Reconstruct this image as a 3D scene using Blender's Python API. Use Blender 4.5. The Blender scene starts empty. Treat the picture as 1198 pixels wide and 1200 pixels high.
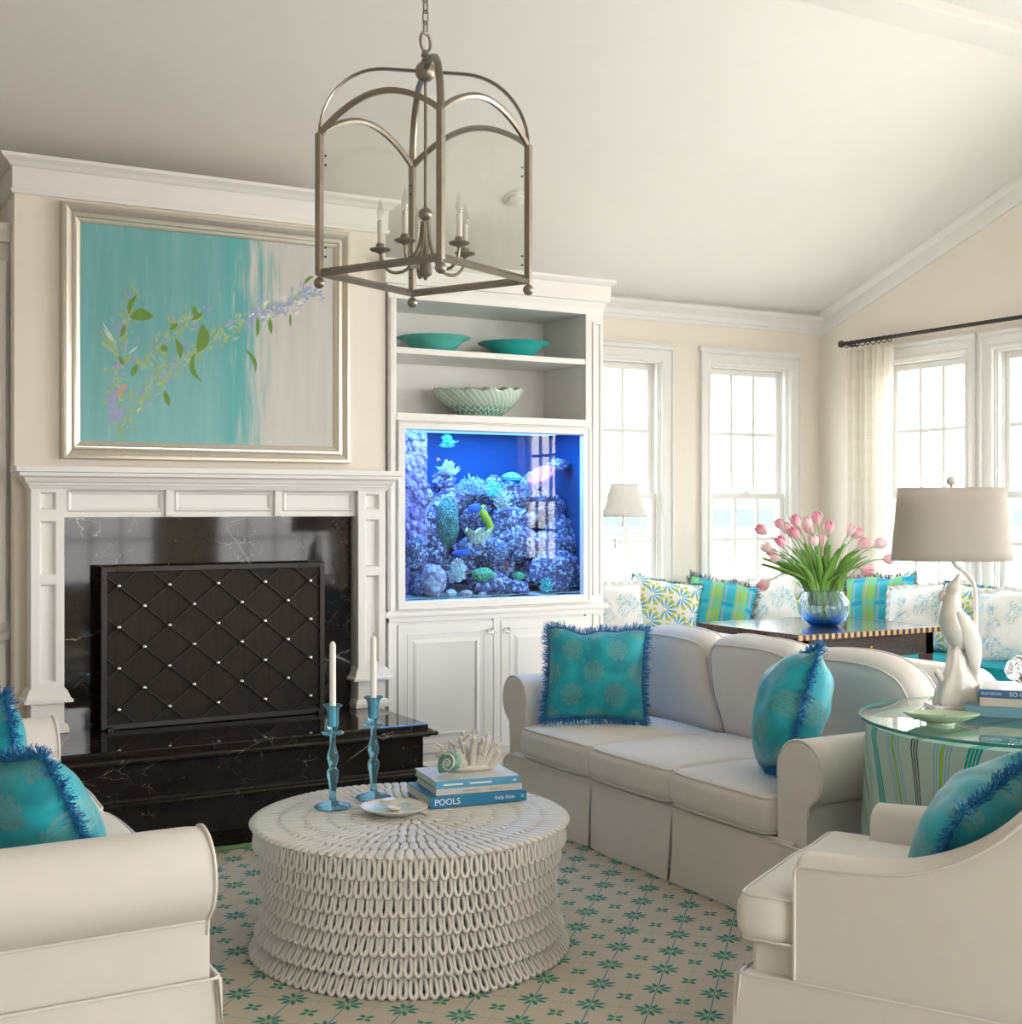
import bpy, bmesh, math, random
from mathutils import Vector, Matrix, Euler, noise as mnoise
random.seed(11)
D = bpy.data; S = bpy.context.scene; COL = S.collection
PI = math.pi; TAU = 2*PI
def rad(a): return math.radians(a)

# ------------------------------------------------------------------ camera
cam = D.cameras.new('camera'); camo = D.objects.new('camera', cam); COL.objects.link(camo)
camo.location = (0, 0, 1.46); camo.rotation_euler = (rad(90), 0, rad(-29.5))
cam.sensor_fit = 'HORIZONTAL'; cam.sensor_width = 36; cam.lens = 1540*36/1198
cam.shift_y = -6/1198; cam.clip_start = .05; cam.clip_end = 3000
S.camera = camo
# ------------------------------------------------------------------ sky and daylight
w = D.worlds.new('sky'); S.world = w; w.use_nodes = True
wn = w.node_tree.nodes; wl = w.node_tree.links
bg = wn['Background']
tc = wn.new('ShaderNodeTexCoord'); sp = wn.new('ShaderNodeSeparateXYZ'); cr = wn.new('ShaderNodeValToRGB')
wl.new(tc.outputs['Generated'], sp.inputs[0]); wl.new(sp.outputs[2], cr.inputs[0]); wl.new(cr.outputs[0], bg.inputs[0])
cr.color_ramp.elements[0].position = 0; cr.color_ramp.elements[0].color = (.97, .97, .96, 1)
cr.color_ramp.elements[1].position = .7; cr.color_ramp.elements[1].color = (.80, .90, 1, 1)
bg.inputs[1].default_value = 8.5
S.view_settings.view_transform = 'Standard'; S.view_settings.look = 'None'
S.view_settings.exposure = 0.28; S.view_settings.gamma = 1.0; S.view_settings.use_curve_mapping = False
def area(name, loc, rot, sx, sy, power, col=(1, 1, 1)):
    l = D.lights.new(name, 'AREA'); l.shape = 'RECTANGLE'; l.size = sx; l.size_y = sy; l.energy = power; l.color = col
    o = D.objects.new(name, l); COL.objects.link(o); o.location = loc; o.rotation_euler = rot
    return o
# the sky lights every window in view; outside the picture, daylight stands only in window openings of the same
# right-hand window wall (its curtain rod runs on, the aquarium mirrors its panes) and of the wall behind the camera
# (mirrored in the marble round the fireplace)
WIN_RIGHT = (.75, 2.1, 3.45)                           # Y centres of the right-hand windows beyond the frame
WIN_FRONT = (3.2, 5.4)                                 # X centres of the windows behind the camera
for y in WIN_RIGHT: area('window_right_offscreen', (7.04, y, 1.68), (0, rad(90), 0), 1.6, .74, 74, (1, .985, .965))
for x in WIN_FRONT: area('window_behind_offscreen', (x, -3.12, 1.6), (rad(90), 0, 0), 1.5, 2.0, 50, (1, .965, .925))

# ------------------------------------------------------------------ mesh builder
class MB:
    def __init__(s): s.V = []; s.F = []; s.UV = None; s.X = None
    def add(s, vs, fs):
        b = len(s.V)
        if s.X is not None: vs = [tuple(s.X @ Vector(v)) for v in vs]
        s.V += [tuple(v) for v in vs]; s.F += [tuple(i+b for i in f) for f in fs]; return s
    def bx(s, x0, x1, y0, y1, z0, z1):
        return s.add([(x0,y0,z0),(x1,y0,z0),(x1,y1,z0),(x0,y1,z0),(x0,y0,z1),(x1,y0,z1),(x1,y1,z1),(x0,y1,z1)],
                     [(0,3,2,1),(4,5,6,7),(0,1,5,4),(1,2,6,5),(2,3,7,6),(3,0,4,7)])
    def grid(s, nu, nv, fn, wu=False, wv=False, capu=False):
        vs = [fn(i/(nu if wu else nu-1), j/(nv if wv else nv-1)) for i in range(nu) for j in range(nv)]
        fs = []
        for i in range(nu if wu else nu-1):
            for j in range(nv if wv else nv-1):
                a, b = i % nu, (i+1) % nu; c, d = j % nv, (j+1) % nv
                fs.append((a*nv+c, b*nv+c, b*nv+d, a*nv+d))
        if capu:
            fs.append(tuple(range(nv))[::-1]); fs.append(tuple((nu-1)*nv+j for j in range(nv)))
        return s.add(vs, fs)
    def lathe(s, prof, seg=24, c=(0,0,0), fn=None):
        n = len(prof)
        def f(u, v):
            i = int(round(u*(n-1))); r, z = prof[i]; a = TAU*v
            p = (r*math.cos(a), r*math.sin(a), z)
            if fn: p = fn(p, a, z)
            return (c[0]+p[0], c[1]+p[1], c[2]+p[2])
        return s.grid(n, seg, f, wv=True, capu=True)
    def ball(s, c, r, nu=8, nv=12):
        if not hasattr(r, '__len__'): r = (r, r, r)
        e = 1e-3
        return s.grid(nu, nv, lambda u, v: (c[0]+r[0]*math.sin(e+(PI-2*e)*u)*math.cos(TAU*v), c[1]+r[1]*math.sin(e+(PI-2*e)*u)*math.sin(TAU*v), c[2]-r[2]*math.cos(e+(PI-2*e)*u)), wv=True, capu=True)
    def tube(s, pts, r, seg=8, closed=False, flat=None):
        P = [Vector(p) for p in pts]; n = len(P); R = r if hasattr(r, '__len__') else [r]*n
        T = []
        for i in range(n):
            if closed: t = P[(i+1) % n]-P[i-1]
            else: t = P[min(i+1, n-1)]-P[max(i-1, 0)]
            T.append(t.normalized() if t.length > 1e-9 else Vector((0,0,1)))
        up = Vector((0,0,1)) if abs(T[0].z) < .9 else Vector((1,0,0))
        if flat is not None: up = Vector(flat)
        nrm = (up - T[0]*up.dot(T[0])).normalized(); N = [nrm]
        for i in range(1, n):
            m = N[-1]-T[i]*N[-1].dot(T[i]); N.append(m.normalized() if m.length > 1e-6 else N[-1])
        vs = []
        for i in range(n):
            b = T[i].cross(N[i]); rr = R[i]
            ra, rb = rr if hasattr(rr, '__len__') else (rr, rr)
            for k in range(seg):
                a = TAU*k/seg; vs.append(P[i]+N[i]*(ra*math.cos(a))+b*(rb*math.sin(a)))
        fs = []
        for i in range(n if closed else n-1):
            j = (i+1) % n
            for k in range(seg): fs.append((i*seg+k, i*seg+(k+1) % seg, j*seg+(k+1) % seg, j*seg+k))
        if not closed: fs.append(tuple(range(seg))[::-1]); fs.append(tuple((n-1)*seg+k for k in range(seg)))
        return s.add(vs, fs)
    def prism(s, poly, fn0, fn1):
        n = len(poly); vs = [fn0(*p) for p in poly]+[fn1(*p) for p in poly]
        fs = [tuple(range(n))[::-1], tuple(range(n, 2*n))]+[(i, (i+1) % n, n+(i+1) % n, n+i) for i in range(n)]
        return s.add(vs, fs)
    def strip(s, prof, path, closed=False):
        """moulding: profile (out, z) swept along a horizontal polyline, outward = right of travel"""
        P = [Vector((p[0], p[1])) for p in path]; n = len(P); m = len(prof); vs = []
        for i in range(n):
            d0 = (P[i]-P[i-1]) if (closed or i > 0) else (P[1]-P[0])
            d1 = (P[(i+1) % n]-P[i]) if (closed or i < n-1) else (P[-1]-P[-2])
            d0 = d0.normalized(); d1 = d1.normalized()
            n0 = Vector((d0.y, -d0.x)); n1 = Vector((d1.y, -d1.x)); b = (n0+n1)
            b = b/max(.2, 1+n0.dot(n1))
            for o, z in prof: vs.append((P[i].x+b.x*o, P[i].y+b.y*o, z))
        fs = []
        for i in range(n if closed else n-1):
            j = (i+1) % n
            for k in range(m): fs.append((i*m+k, i*m+(k+1) % m, j*m+(k+1) % m, j*m+k))
        if not closed: fs.append(tuple(range(m))); fs.append(tuple((n-1)*m+k for k in range(m))[::-1])
        return s.add(vs, fs)
    def frame(s, x0, x1, z0, z1, prof, fn=lambda x, z, d: (x, -d, z)):
        """picture-frame: profile (inset, depth) closed loop round a rectangle"""
        vs = []; m = len(prof)
        for sx, sz, cx, cz in ((1,1,x0,z0),(-1,1,x1,z0),(-1,-1,x1,z1),(1,-1,x0,z1)):
            for i, d in prof: vs.append(fn(cx+sx*i, cz+sz*i, d))
        fs = [(i*m+k, i*m+(k+1) % m, ((i+1) % 4)*m+(k+1) % m, ((i+1) % 4)*m+k) for i in range(4) for k in range(m)]
        return s.add(vs, fs)
    def mesh(s, name, mat, smooth=None):
        me = D.meshes.new(name); me.from_pydata(s.V, [], s.F)
        if s.UV:
            uv = me.uv_layers.new(name='UVMap')
            for l in me.loops: uv.data[l.index].uv = s.UV[l.vertex_index]
        bm = bmesh.new(); bm.from_mesh(me); bmesh.ops.recalc_face_normals(bm, faces=bm.faces); bm.to_mesh(me); bm.free()
        if smooth is not None:
            me.polygons.foreach_set('use_smooth', [True]*len(me.polygons)); me.set_sharp_from_angle(angle=rad(smooth))
        for m in (mat if isinstance(mat, (list, tuple)) else [mat]): me.materials.append(m)
        me.update(); return me
    def build(s, name, mat, parent=None, smooth=None, bevel=0, loc=None, rot=None, sub=0, kind=None, label=None, seg=2):
        o = D.objects.new(name, s.mesh(name, mat, smooth)); COL.objects.link(o)
        if parent: o.parent = parent
        if loc is not None: o.location = loc
        if rot is not None: o.rotation_euler = rot
        if bevel:
            b = o.modifiers.new('b', 'BEVEL'); b.width = bevel; b.segments = seg; b.limit_method = 'ANGLE'; b.angle_limit = rad(35)
        if sub:
            m = o.modifiers.new('s', 'SUBSURF'); m.levels = m.render_levels = sub
        if kind: o['kind'] = kind
        if label: o['label'] = label
        return o
def tag(o, label, cat, group=None):
    o['label'] = label; o['category'] = cat
    if group: o['group'] = group
    return o
def thing(name, label, cat, loc=(0,0,0), rot=(0,0,0), group=None):
    o = D.objects.new(name, None); COL.objects.link(o); o.empty_display_size = .05
    o.location = loc; o.rotation_euler = rot if hasattr(rot, '__len__') else (0, 0, rot)
    return tag(o, label, cat, group)
def structure(name, loc=(0,0,0), rot=(0,0,0)):
    o = D.objects.new(name, None); COL.objects.link(o); o.location = loc; o.rotation_euler = rot; o['kind'] = 'structure'; return o
def inst(src, name=None, parent=None, loc=None, rot=None, scale=None):
    o = src.copy(); COL.objects.link(o)
    if parent: o.parent = parent
    if loc is not None: o.location = loc
    if rot is not None: o.rotation_euler = rot
    if scale is not None: o.scale = scale
    return o
def copy_tree(o, parent=None):
    c = o.copy(); COL.objects.link(c)
    if parent: c.parent = parent
    for ch in list(o.children): copy_tree(ch, c)
    return c
def arc(cx, cy, r, a0, a1, n): return [(cx+r*math.cos(rad(a0+(a1-a0)*i/n)), cy+r*math.sin(rad(a0+(a1-a0)*i/n))) for i in range(n+1)]
def spline(pts, n=8):
    P = [Vector(p) for p in pts]; out = []
    for i in range(len(P)-1):
        p0 = P[max(i-1, 0)]; p1 = P[i]; p2 = P[i+1]; p3 = P[min(i+2, len(P)-1)]
        for k in range(n):
            t = k/n; out.append(.5*((2*p1)+(p2-p0)*t+(2*p0-5*p1+4*p2-p3)*t*t+(3*p1-p0-3*p2+p3)*t**3))
    out.append(P[-1]); return out

# ------------------------------------------------------------------ materials
class X:
    """socket expression"""
    def __init__(s, n, sock): s.n = n; s.s = sock
    def op(s, o, b=None, c=None): return s.n.math(o, s, b, c)
    def __add__(s, b): return s.op('ADD', b)
    def __radd__(s, b): return s.op('ADD', b)
    def __sub__(s, b): return s.op('SUBTRACT', b)
    def __rsub__(s, b): return s.n.math('SUBTRACT', b, s)
    def __mul__(s, b): return s.op('MULTIPLY', b)
    def __rmul__(s, b): return s.op('MULTIPLY', b)
    def __truediv__(s, b): return s.op('DIVIDE', b)
    def __lt__(s, b): return s.op('LESS_THAN', b)
    def __gt__(s, b): return s.op('GREATER_THAN', b)
    def abs(s): return s.op('ABSOLUTE')
    def sin(s): return s.op('SINE')
    def cos(s): return s.op('COSINE')
    def sqrt(s): return s.op('SQRT')
    def pow(s, b): return s.op('POWER', b)
    def mod(s, b): return s.op('FLOORED_MODULO', b)
    def floor(s): return s.op('FLOOR')
    def min(s, b): return s.op('MINIMUM', b)
    def max(s, b): return s.op('MAXIMUM', b)
    def near(s, period, c=0):           # signed distance to nearest multiple of period (+c)
        return (s-(c-period/2)).mod(period)-period/2
class NT:
    def __init__(s, name, rough=.6, metal=0, spec=.5):
        s.m = D.materials.new(name); s.m.use_nodes = True; s.t = s.m.node_tree; s.N = s.t.nodes; s.L = s.t.links
        s.p = s.N['Principled BSDF']; s.p.inputs['Roughness'].default_value = rough; s.p.inputs['Metallic'].default_value = metal
        s.p.inputs['Specular IOR Level'].default_value = spec
        s.out = s.N['Material Output']
    def put(s, sock, v):
        if isinstance(v, X): s.L.new(v.s, sock)
        elif isinstance(v, bpy.types.NodeSocket): s.L.new(v, sock)
        elif hasattr(v, '__len__') and len(v) == 3 and sock.type == 'RGBA': sock.default_value = (*v, 1)
        else: sock.default_value = v
    def math(s, o, a, b=None, c=None):
        n = s.N.new('ShaderNodeMath'); n.operation = o; s.put(n.inputs[0], a)
        if b is not None: s.put(n.inputs[1], b)
        if c is not None: s.put(n.inputs[2], c)
        return X(s, n.outputs[0])
    def coords(s, kind='Object'):
        t = s.N.new('ShaderNodeTexCoord'); q = s.N.new('ShaderNodeSeparateXYZ'); s.L.new(t.outputs[kind], q.inputs[0])
        s.vec = t.outputs[kind]
        return [X(s, q.outputs[i]) for i in range(3)]
    def comb(s, x, y, z=0):
        n = s.N.new('ShaderNodeCombineXYZ')
        for i, v in enumerate((x, y, z)): s.put(n.inputs[i], v)
        return n.outputs[0]
    def noise(s, scale, detail=3, vec=None, rough=.5, dist=0):
        n = s.N.new('ShaderNodeTexNoise'); n.inputs['Scale'].default_value = scale; n.inputs['Detail'].default_value = detail
        n.inputs['Roughness'].default_value = rough; n.inputs['Distortion'].default_value = dist
        if vec is None: t = s.N.new('ShaderNodeTexCoord'); vec = t.outputs['Object']
        s.put(n.inputs['Vector'], vec); return X(s, n.outputs[0])
    def voro(s, scale, feature='F1', vec=None, out=0):
        n = s.N.new('ShaderNodeTexVoronoi'); n.feature = feature; n.inputs['Scale'].default_value = scale
        if vec is None: t = s.N.new('ShaderNodeTexCoord'); vec = t.outputs['Object']
        s.put(n.inputs['Vector'], vec); return X(s, n.outputs[out])
    def ramp(s, x, a, b):
        n = s.N.new('ShaderNodeMapRange'); n.interpolation_type = 'SMOOTHSTEP'; s.put(n.inputs[0], x)
        n.inputs[1].default_value = a; n.inputs[2].default_value = b; return X(s, n.outputs[0])
    def mix(s, f, a, b):
        n = s.N.new('ShaderNodeMix'); n.data_type = 'RGBA'; s.put(n.inputs[0], f); s.put(n.inputs[6], a); s.put(n.inputs[7], b)
        return n.outputs[2]
    def color(s, v): s.put(s.p.inputs['Base Color'], v); return s
    def bump(s, h, strength=.3, dist=.01):
        n = s.N.new('ShaderNodeBump'); n.inputs['Strength'].default_value = strength; n.inputs['Distance'].default_value = dist
        s.put(n.inputs['Height'], h); s.L.new(n.outputs[0], s.p.inputs['Normal']); return s
    def shader(s, kind, **k):
        n = s.N.new('ShaderNodeBsdf'+kind)
        for a, v in k.items(): s.put(n.inputs[a], v)
        return n.outputs[0]
    def mixsh(s, f, a, b):
        n = s.N.new('ShaderNodeMixShader'); s.put(n.inputs[0], f); s.L.new(a, n.inputs[1]); s.L.new(b, n.inputs[2]); return n.outputs[0]
    def surf(s, o): s.L.new(o, s.out.inputs[0]); return s
def plain(name, col, rough=.6, metal=0, spec=.5, var=.04, scale=8, bump=0, bscale=200, bdist=.002):
    n = NT(name, rough, metal, spec); f = n.noise(scale, 3)
    n.color(n.mix(f, tuple(max(0, c*(1-var)) for c in col), tuple(min(1, c*(1+var)) for c in col)))
    if bump: n.bump(n.noise(bscale, 2), bump, bdist)
    return n.m
def glassy(name, tint=(1,1,1), refl=1.0, rough=0.0):
    """flat pane: clear with a fresnel reflection"""
    n = NT(name); fr = n.N.new('ShaderNodeFresnel'); fr.inputs[0].default_value = 1.45
    t = n.shader('Transparent', Color=tint); g = n.shader('Glossy', Roughness=rough)
    ge = n.N.new('ShaderNodeNewGeometry')
    n.surf(n.mixsh(X(n, fr.outputs[0])*refl*(1-X(n, ge.outputs['Backfacing'])), t, g)); return n.m
def blown(name, col, rough=.0, ior=1.45):
    n = NT(name, rough); n.color(col); n.p.inputs['Transmission Weight'].default_value = 1; n.p.inputs['IOR'].default_value = ior; return n.m
M = {}
M['trim'] = plain('white_trim_paint', (.84, .82, .79), .38, var=.015)
M['wall'] = plain('cream_wall_paint', (.86, .795, .705), .75, var=.02, bump=.05)
M['ceiling'] = plain('ceiling_paint', (.85, .83, .795), .7, var=.015)
M['linen'] = plain('white_slipcover', (.80, .76, .715), .85, spec=.25, var=.03, scale=14, bump=.25, bscale=900, bdist=.001)
M['piping'] = M['linen']
M['pewter'] = plain('antique_pewter', (.33, .295, .25), .36, 1, var=.18, scale=30)
M['nickel'] = plain('polished_nickel', (.72, .70, .67), .16, 1)
M['iron'] = plain('black_iron', (.028, .022, .020), .45, .4, var=.2, scale=40)
M['dark'] = plain('dark_inside', (.02, .018, .017), .8)
M['glass'] = glassy('window_glass', (.985, .995, 1), .7)
M['white_ceramic'] = plain('white_glaze', (.80, .765, .72), .18, spec=.6, var=.02)
M['wax'] = plain('white_wax', (.86, .83, .78), .45, var=.01)

# ================================================================== the room
ZB = 2.9; SL = .355; RIDGE = 4.6; ZR = ZB+SL*(7.5-RIDGE); XR = 6.92; YB = 7.5; XL = -2.6; YF = -3.0
def struct(mb, name, mat, **k):
    o = mb.build(name, mat, **k); o['kind'] = 'structure'; return o
n = NT('oak_floor', .35)
x, y, z = n.coords(); pl = (x/.11).floor(); g = n.noise(6, 4, n.comb(x*9+pl*3.1, y*.8))
n.color(n.mix(g, (.28, .17, .09), (.42, .28, .16))); M['floor'] = n.m
struct(MB().bx(XL-.2, XR+.2, YF-.2, YB+.2, -.2, 0), 'floor', M['floor'])
def wall(name, ax, c0, c1, a0, a1, zt, ops, mat):
    mb = MB()
    def b(u0, u1, z0, z1):
        if u1-u0 < .001: return
        (mb.bx(u0, u1, c0, c1, z0, z1) if ax == 'x' else mb.bx(c0, c1, u0, u1, z0, z1))
    cur = a0
    for (u0, u1, z0, z1) in sorted(ops):
        b(cur, u0, 0, zt); b(u0, u1, 0, z0); b(u0, u1, z1, zt); cur = u1
    b(cur, a1, 0, zt); return struct(mb, name, mat)
WZ0, WZ1, WW = .88, 2.48, .74
ops = [(c-WW/2, c+WW/2, WZ0, WZ1) for c in (5.08, 6.25)]
wall('wall_back', 'x', YB, YB+.16, XL-.16, XR+.16, ZB+.06, ops, M['wall'])
ops = [(c-WW/2, c+WW/2, WZ0, WZ1) for c in (6.47, 5.50)+WIN_RIGHT]
wall('wall_right', 'y', XR, XR+.16, YF-.16, YB, 4.2, ops, M['wall'])
wall('wall_left', 'y', XL-.16, XL, YF-.16, YB, 4.2, [], M['wall'])
wall('wall_front', 'x', YF-.16, YF, XL, XR, ZB, [(c-.76, c+.76, .55, 2.6) for c in WIN_FRONT], M['wall'])
prof = [(YB+.16, ZB-SL*.16), (RIDGE, ZR), (1.7, ZB), (YF-.16, ZB), (YF-.16, ZB+.15), (1.7, ZB+.15), (RIDGE, ZR+.15), (YB+.16, ZB+.15-SL*.16)]
struct(MB().prism(prof, lambda y, z: (XL-.16, y, z), lambda y, z: (XR+.16, y, z)), 'ceiling', M['ceiling'])
# ridge beam with a bed moulding
bm_ = MB().bx(XL, XR, 4.47, 4.71, 3.835, 4.2); struct(bm_, 'trim_1', M['trim'], bevel=.006)
mp = [(4.705, 3.86), (4.735, 3.85), (4.76, 3.868), (4.775, 3.86), (4.80, 3.885), (4.80, 3.93), (4.705, 3.93)]
struct(MB().prism(mp, lambda y, z: (XL, y, z), lambda y, z: (XR, y, z)), 'trim_2', M['trim'])
# crown on the window wall and raking crown on the right wall
cp = [(0, 2.76), (.012, 2.76), (.012, 2.785), (.02, 2.79), (.03, 2.82), (.06, 2.85), (.075, 2.86), (.075, 2.885), (0, 2.93)]
struct(MB().strip(cp, [(XL, YB), (XR, YB)]), 'trim_3', M['trim'])
rp = [(0, -.165), (.012, -.165), (.016, -.15), (.02, -.06), (.04, -.03), (.05, -.02), (.05, .03), (0, .03)]
vs = []
for yy in (YB, RIDGE):
    for o, h in rp: vs.append((XR-o, yy, ZB+SL*(YB-yy)+h))
k = len(rp); struct(MB().add(vs, [tuple(range(k)), tuple(range(k, 2*k))[::-1]]+[(i, (i+1) % k, k+(i+1) % k, k+i) for i in range(k)]), 'trim_4', M['trim'])
bp = [(0, 0), (.018, 0), (.018, .11), (.012, .13), (0, .135)]
struct(MB().strip(bp, [(4.2, YB), (XR, YB), (XR, YF)]), 'baseboard_right', M['trim'])

# ------------------------------------------------------------------ sash windows
def casing(parent, w=WW, z0=WZ0, z1=WZ1, cw=.092):
    c = MB(); cwp = [(-cw, 0), (-cw, .03), (-cw+.012, .034), (-cw+.018, .022), (-.03, .018), (-.022, .024), (-.008, .024), (0, .016), (0, 0)]
    vs = []; m = len(cwp)          # two legs and a head, mitred
    for (sx, cx, cz, up) in ((1, -w/2, z0, 0), (1, -w/2, z1, 1), (-1, w/2, z1, 1), (-1, w/2, z0, 0)):
        for i, d in cwp: vs.append((cx+sx*i, -d, cz-(i if up else 0)))
    c.add(vs, [(i*m+k, i*m+(k+1) % m, (i+1)*m+(k+1) % m, (i+1)*m+k) for i in range(3) for k in range(m)]+[tuple(range(m)), tuple(3*m+k for k in range(m))[::-1]])
    c.build('casing', M['trim'], parent)
    cap = MB(); cap.prism([(0, 0), (.03, 0), (.032, .012), (.045, .02), (.045, .03), (0, .034)], lambda o, z: (-w/2-cw-.012, -o, z1+cw+z), lambda o, z: (w/2+cw+.012, -o, z1+cw+z)); cap.build('head_cap', M['trim'], parent)
    MB().bx(-w/2-cw-.02, w/2+cw+.02, -.05, .08, z0-.03, z0).build('stool', M['trim'], parent, bevel=.006)
    j = MB()
    j.bx(-w/2, -w/2+.012, 0, .15, z0, z1).bx(w/2-.012, w/2, 0, .15, z0, z1).bx(-w/2+.012, w/2-.012, 0, .15, z1-.012, z1)
    for sx in (-1, 1): j.bx(sx*(w/2-.018)-.006, sx*(w/2-.018)+.006, .012, .03, z0, z1); j.bx(sx*(w/2-.018)-.006, sx*(w/2-.018)+.006, .066, .076, z0, z1)
    j.build('jamb', M['trim'], parent)
def sash(parent, name, y, w, z0, z1, panes=True, rows=2, cols=3):
    st = .045; r0, r1 = (.05, .045); b = MB()
    b.bx(-w/2, -w/2+st, y, y+.034, z0, z1).bx(w/2-st, w/2, y, y+.034, z0, z1)
    b.bx(-w/2+st, w/2-st, y, y+.034, z0, z0+r0).bx(-w/2+st, w/2-st, y, y+.034, z1-r1, z1)
    s_ = b.build(name, M['trim'], parent, bevel=.004)
    gx0, gx1, gz0, gz1 = -w/2+st, w/2-st, z0+r0, z1-r1; mw = .0135
    cw = (gx1-gx0)/cols; rh = (gz1-gz0)/rows
    for i in range(1, cols):
        MB().bx(gx0+cw*i-mw, gx0+cw*i+mw, y+.004, y+.03, gz0, gz1).build('muntin', M['trim'], s_, bevel=.004)
    for j in range(1, rows):
        MB().bx(gx0, gx1, y+.0045, y+.0295, gz0+rh*j-mw, gz0+rh*j+mw).build('muntin', M['trim'], s_, bevel=.004)
    if panes:
        for i in range(cols):
            for j in range(rows):
                MB().bx(gx0+cw*i+mw*.8, gx0+cw*(i+1)-mw*.8, y+.016, y+.02, gz0+rh*j+mw*.8, gz0+rh*(j+1)-mw*.8).build('pane', M['glass'], s_)
    return s_
def window(name, loc, rz, panes=True):
    wdw = structure(name, loc, (0, 0, rz)); casing(wdw)
    sash(wdw, 'upper_sash', .078, WW-.03, 1.515, WZ1-.014, panes); sash(wdw, 'lower_sash', .032, WW-.03, WZ0, 1.56, panes)
    l = MB().bx(-.03, .03, .028, .07, 1.56, 1.566); l.lathe([(.012, 0), (.014, .008), (.008, .014), (.002, .016)], 10, (0, .045, 1.565)); l.bx(-.004, .03, .038, .05, 1.575, 1.583)
    l.build('sash_lock', M['nickel'], wdw, bevel=.002)
    return wdw
window('window_1', (5.08, YB, 0), 0); window('window_2', (6.25, YB, 0), 0)
window('window_3', (XR, 6.47, 0), rad(-90)); window('window_4', (XR, 5.50, 0), rad(-90))
for i, yy in enumerate(WIN_RIGHT): window('window_%d' % (5+i), (XR, yy, 0), rad(-90), panes=False)
for i, xx in enumerate(WIN_FRONT):
    wd = structure('window_%d' % (8+i), (xx, YF, 0), (0, 0, PI))
    casing(wd, 1.52, .55, 2.6); sash(wd, 'sash', .05, 1.49, .55, 2.588, False, 4, 4)
# continuous head and mullion board between the two corner windows on the right
MB().bx(XR-.014, XR+.002, 5.965, 6.01, WZ0, WZ1+.09).build('trim_5', M['trim'])['kind'] = 'structure'

# ------------------------------------------------------------------ outdoors: dune sand, sea, sand fence
n = NT('beach_sand', 1.0, spec=0); n.color(n.mix(n.noise(.25, 4), (.46, .38, .29), (.54, .46, .37))); M['sand'] = n.m
n = NT('grey_sea', 1.0, spec=0); n.color(n.mix(n.noise(.02, 3), (.098, .112, .120), (.105, .118, .126))); M['sea'] = n.m
sd = MB().grid(40, 40, lambda u, v: (8.6+u*150, -30+v*190, -2.6+.25*mnoise.noise(Vector((u*22, v*26, 0))))).build('beach', M['sand'], smooth=60); sd['kind'] = 'structure'
sd2 = MB().grid(30, 40, lambda u, v: (-60+u*68.6, 9.5+v*150, -2.6+.25*mnoise.noise(Vector((u*12, v*22, 4))))).build('beach', M['sand'], smooth=60); sd2['kind'] = 'structure'
se = MB().bx(-1800, 2200, -1500, 2300, -3.2, -2.95).build('sea', M['sea']); se['kind'] = 'structure'
M['fence'] = plain('weathered_rail', (.60, .57, .53), .8)
fen = thing('sand_fence', 'weathered white rail fence running along the dune outside the windows', 'fence', (0, 0, 0))
fx = [(13+2.2*i, 27-.9*i) for i in range(14)]
for i, (a, b) in enumerate(fx):
    MB().bx(a-.035, a+.035, b-.035, b+.035, -2.75, 1.0).build('post', M['fence'], fen)
    if i: MB().tube([(fx[i-1][0], fx[i-1][1], .93), (a, b, .93)], .05, 6).build('rail', M['fence'], fen)
    if i: MB().tube([(fx[i-1][0], fx[i-1][1], -1.0), (a, b, -1.0)], .03, 6).build('rail', M['fence'], fen)

# ------------------------------------------------------------------ rug
n = NT('flowered_rug', .95, spec=.1)
x, y, z = n.coords(); A = rad(46.5); P = .172
x = x-2.216; y = y-3.106
wob = n.noise(9, 2)
u = (x*math.cos(A)+y*math.sin(A)); v = (x*math.sin(A)-y*math.cos(A))
u = u+(wob-.5)*.006; v = v+(n.noise(8, 2, n.comb(y, x))-.5)*.006
bu, bv = u.near(P), v.near(P)                      # big flower cell
su, sv = u.near(P, P/2), v.near(P, P/2)            # small flower cell
def petals(a, b, count, r0, r1, wd, off=0.0):
    r = (a*a+b*b).sqrt(); th = n.math('ARCTAN2', a, b)
    d = (th.near(TAU/count, off)).abs()*r
    t = ((r-r0)/(r1-r0)).max(0).min(1)
    prof_ = (t*PI).sin()*wd
    return prof_-d-(r > r1)-(r < r0), r
fine = n.noise(420, 2); jag = (fine-.5)*.006
pb, _ = petals(bu, bv, 8, .008, .049, .0070, rad(22.5)); ps, _ = petals(su, sv, 4, .004, .031, .0078, rad(45+0))
pb = pb+jag*.6; ps = ps+jag*.6
base = n.mix(n.noise(300, 2), (.53, .47, .385), (.66, .60, .50))
ltl = (v.near(P).abs() < .0019+jag*.2); lth = (u.near(P).abs() < .0012)
lyl = (v.near(P, P/2).abs() < .0017); lyh = (u.near(P, P/2).abs() < .0010)
c = n.mix(lyl*.75, base, (.50, .50, .20)); c = n.mix(lyh*.5, c, (.52, .46, .24))
c = n.mix(lth*.85, c, (.22, .40, .40)); c = n.mix(ltl*.95, c, (.07, .26, .33))
c = n.mix((pb > -.0022)*.9, c, (.30, .47, .16)); c = n.mix(pb > .0012, c, (.045, .21, .30))
c = n.mix((ps > -.002)*.9, c, (.27, .45, .17)); c = n.mix(ps > .0012, c, (.05, .24, .31))
X0, X1, Y0, Y1 = -1.6, 6.0, -1.0, 5.505
edge = (y-(Y1-3.106))*-1
c = n.mix(edge < .085, c, (.10, .33, .40)); c = n.mix(edge < .062, c, (.38, .47, .16)); c = n.mix(edge < .018, c, (.14, .42, .36))
n.color(c); n.bump(n.noise(500, 2), .5, .003); M['rug'] = n.m
rug = MB().bx(X0, X1, Y0, Y1, .0005, .008).build('rug', M['rug'], bevel=.003)
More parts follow.
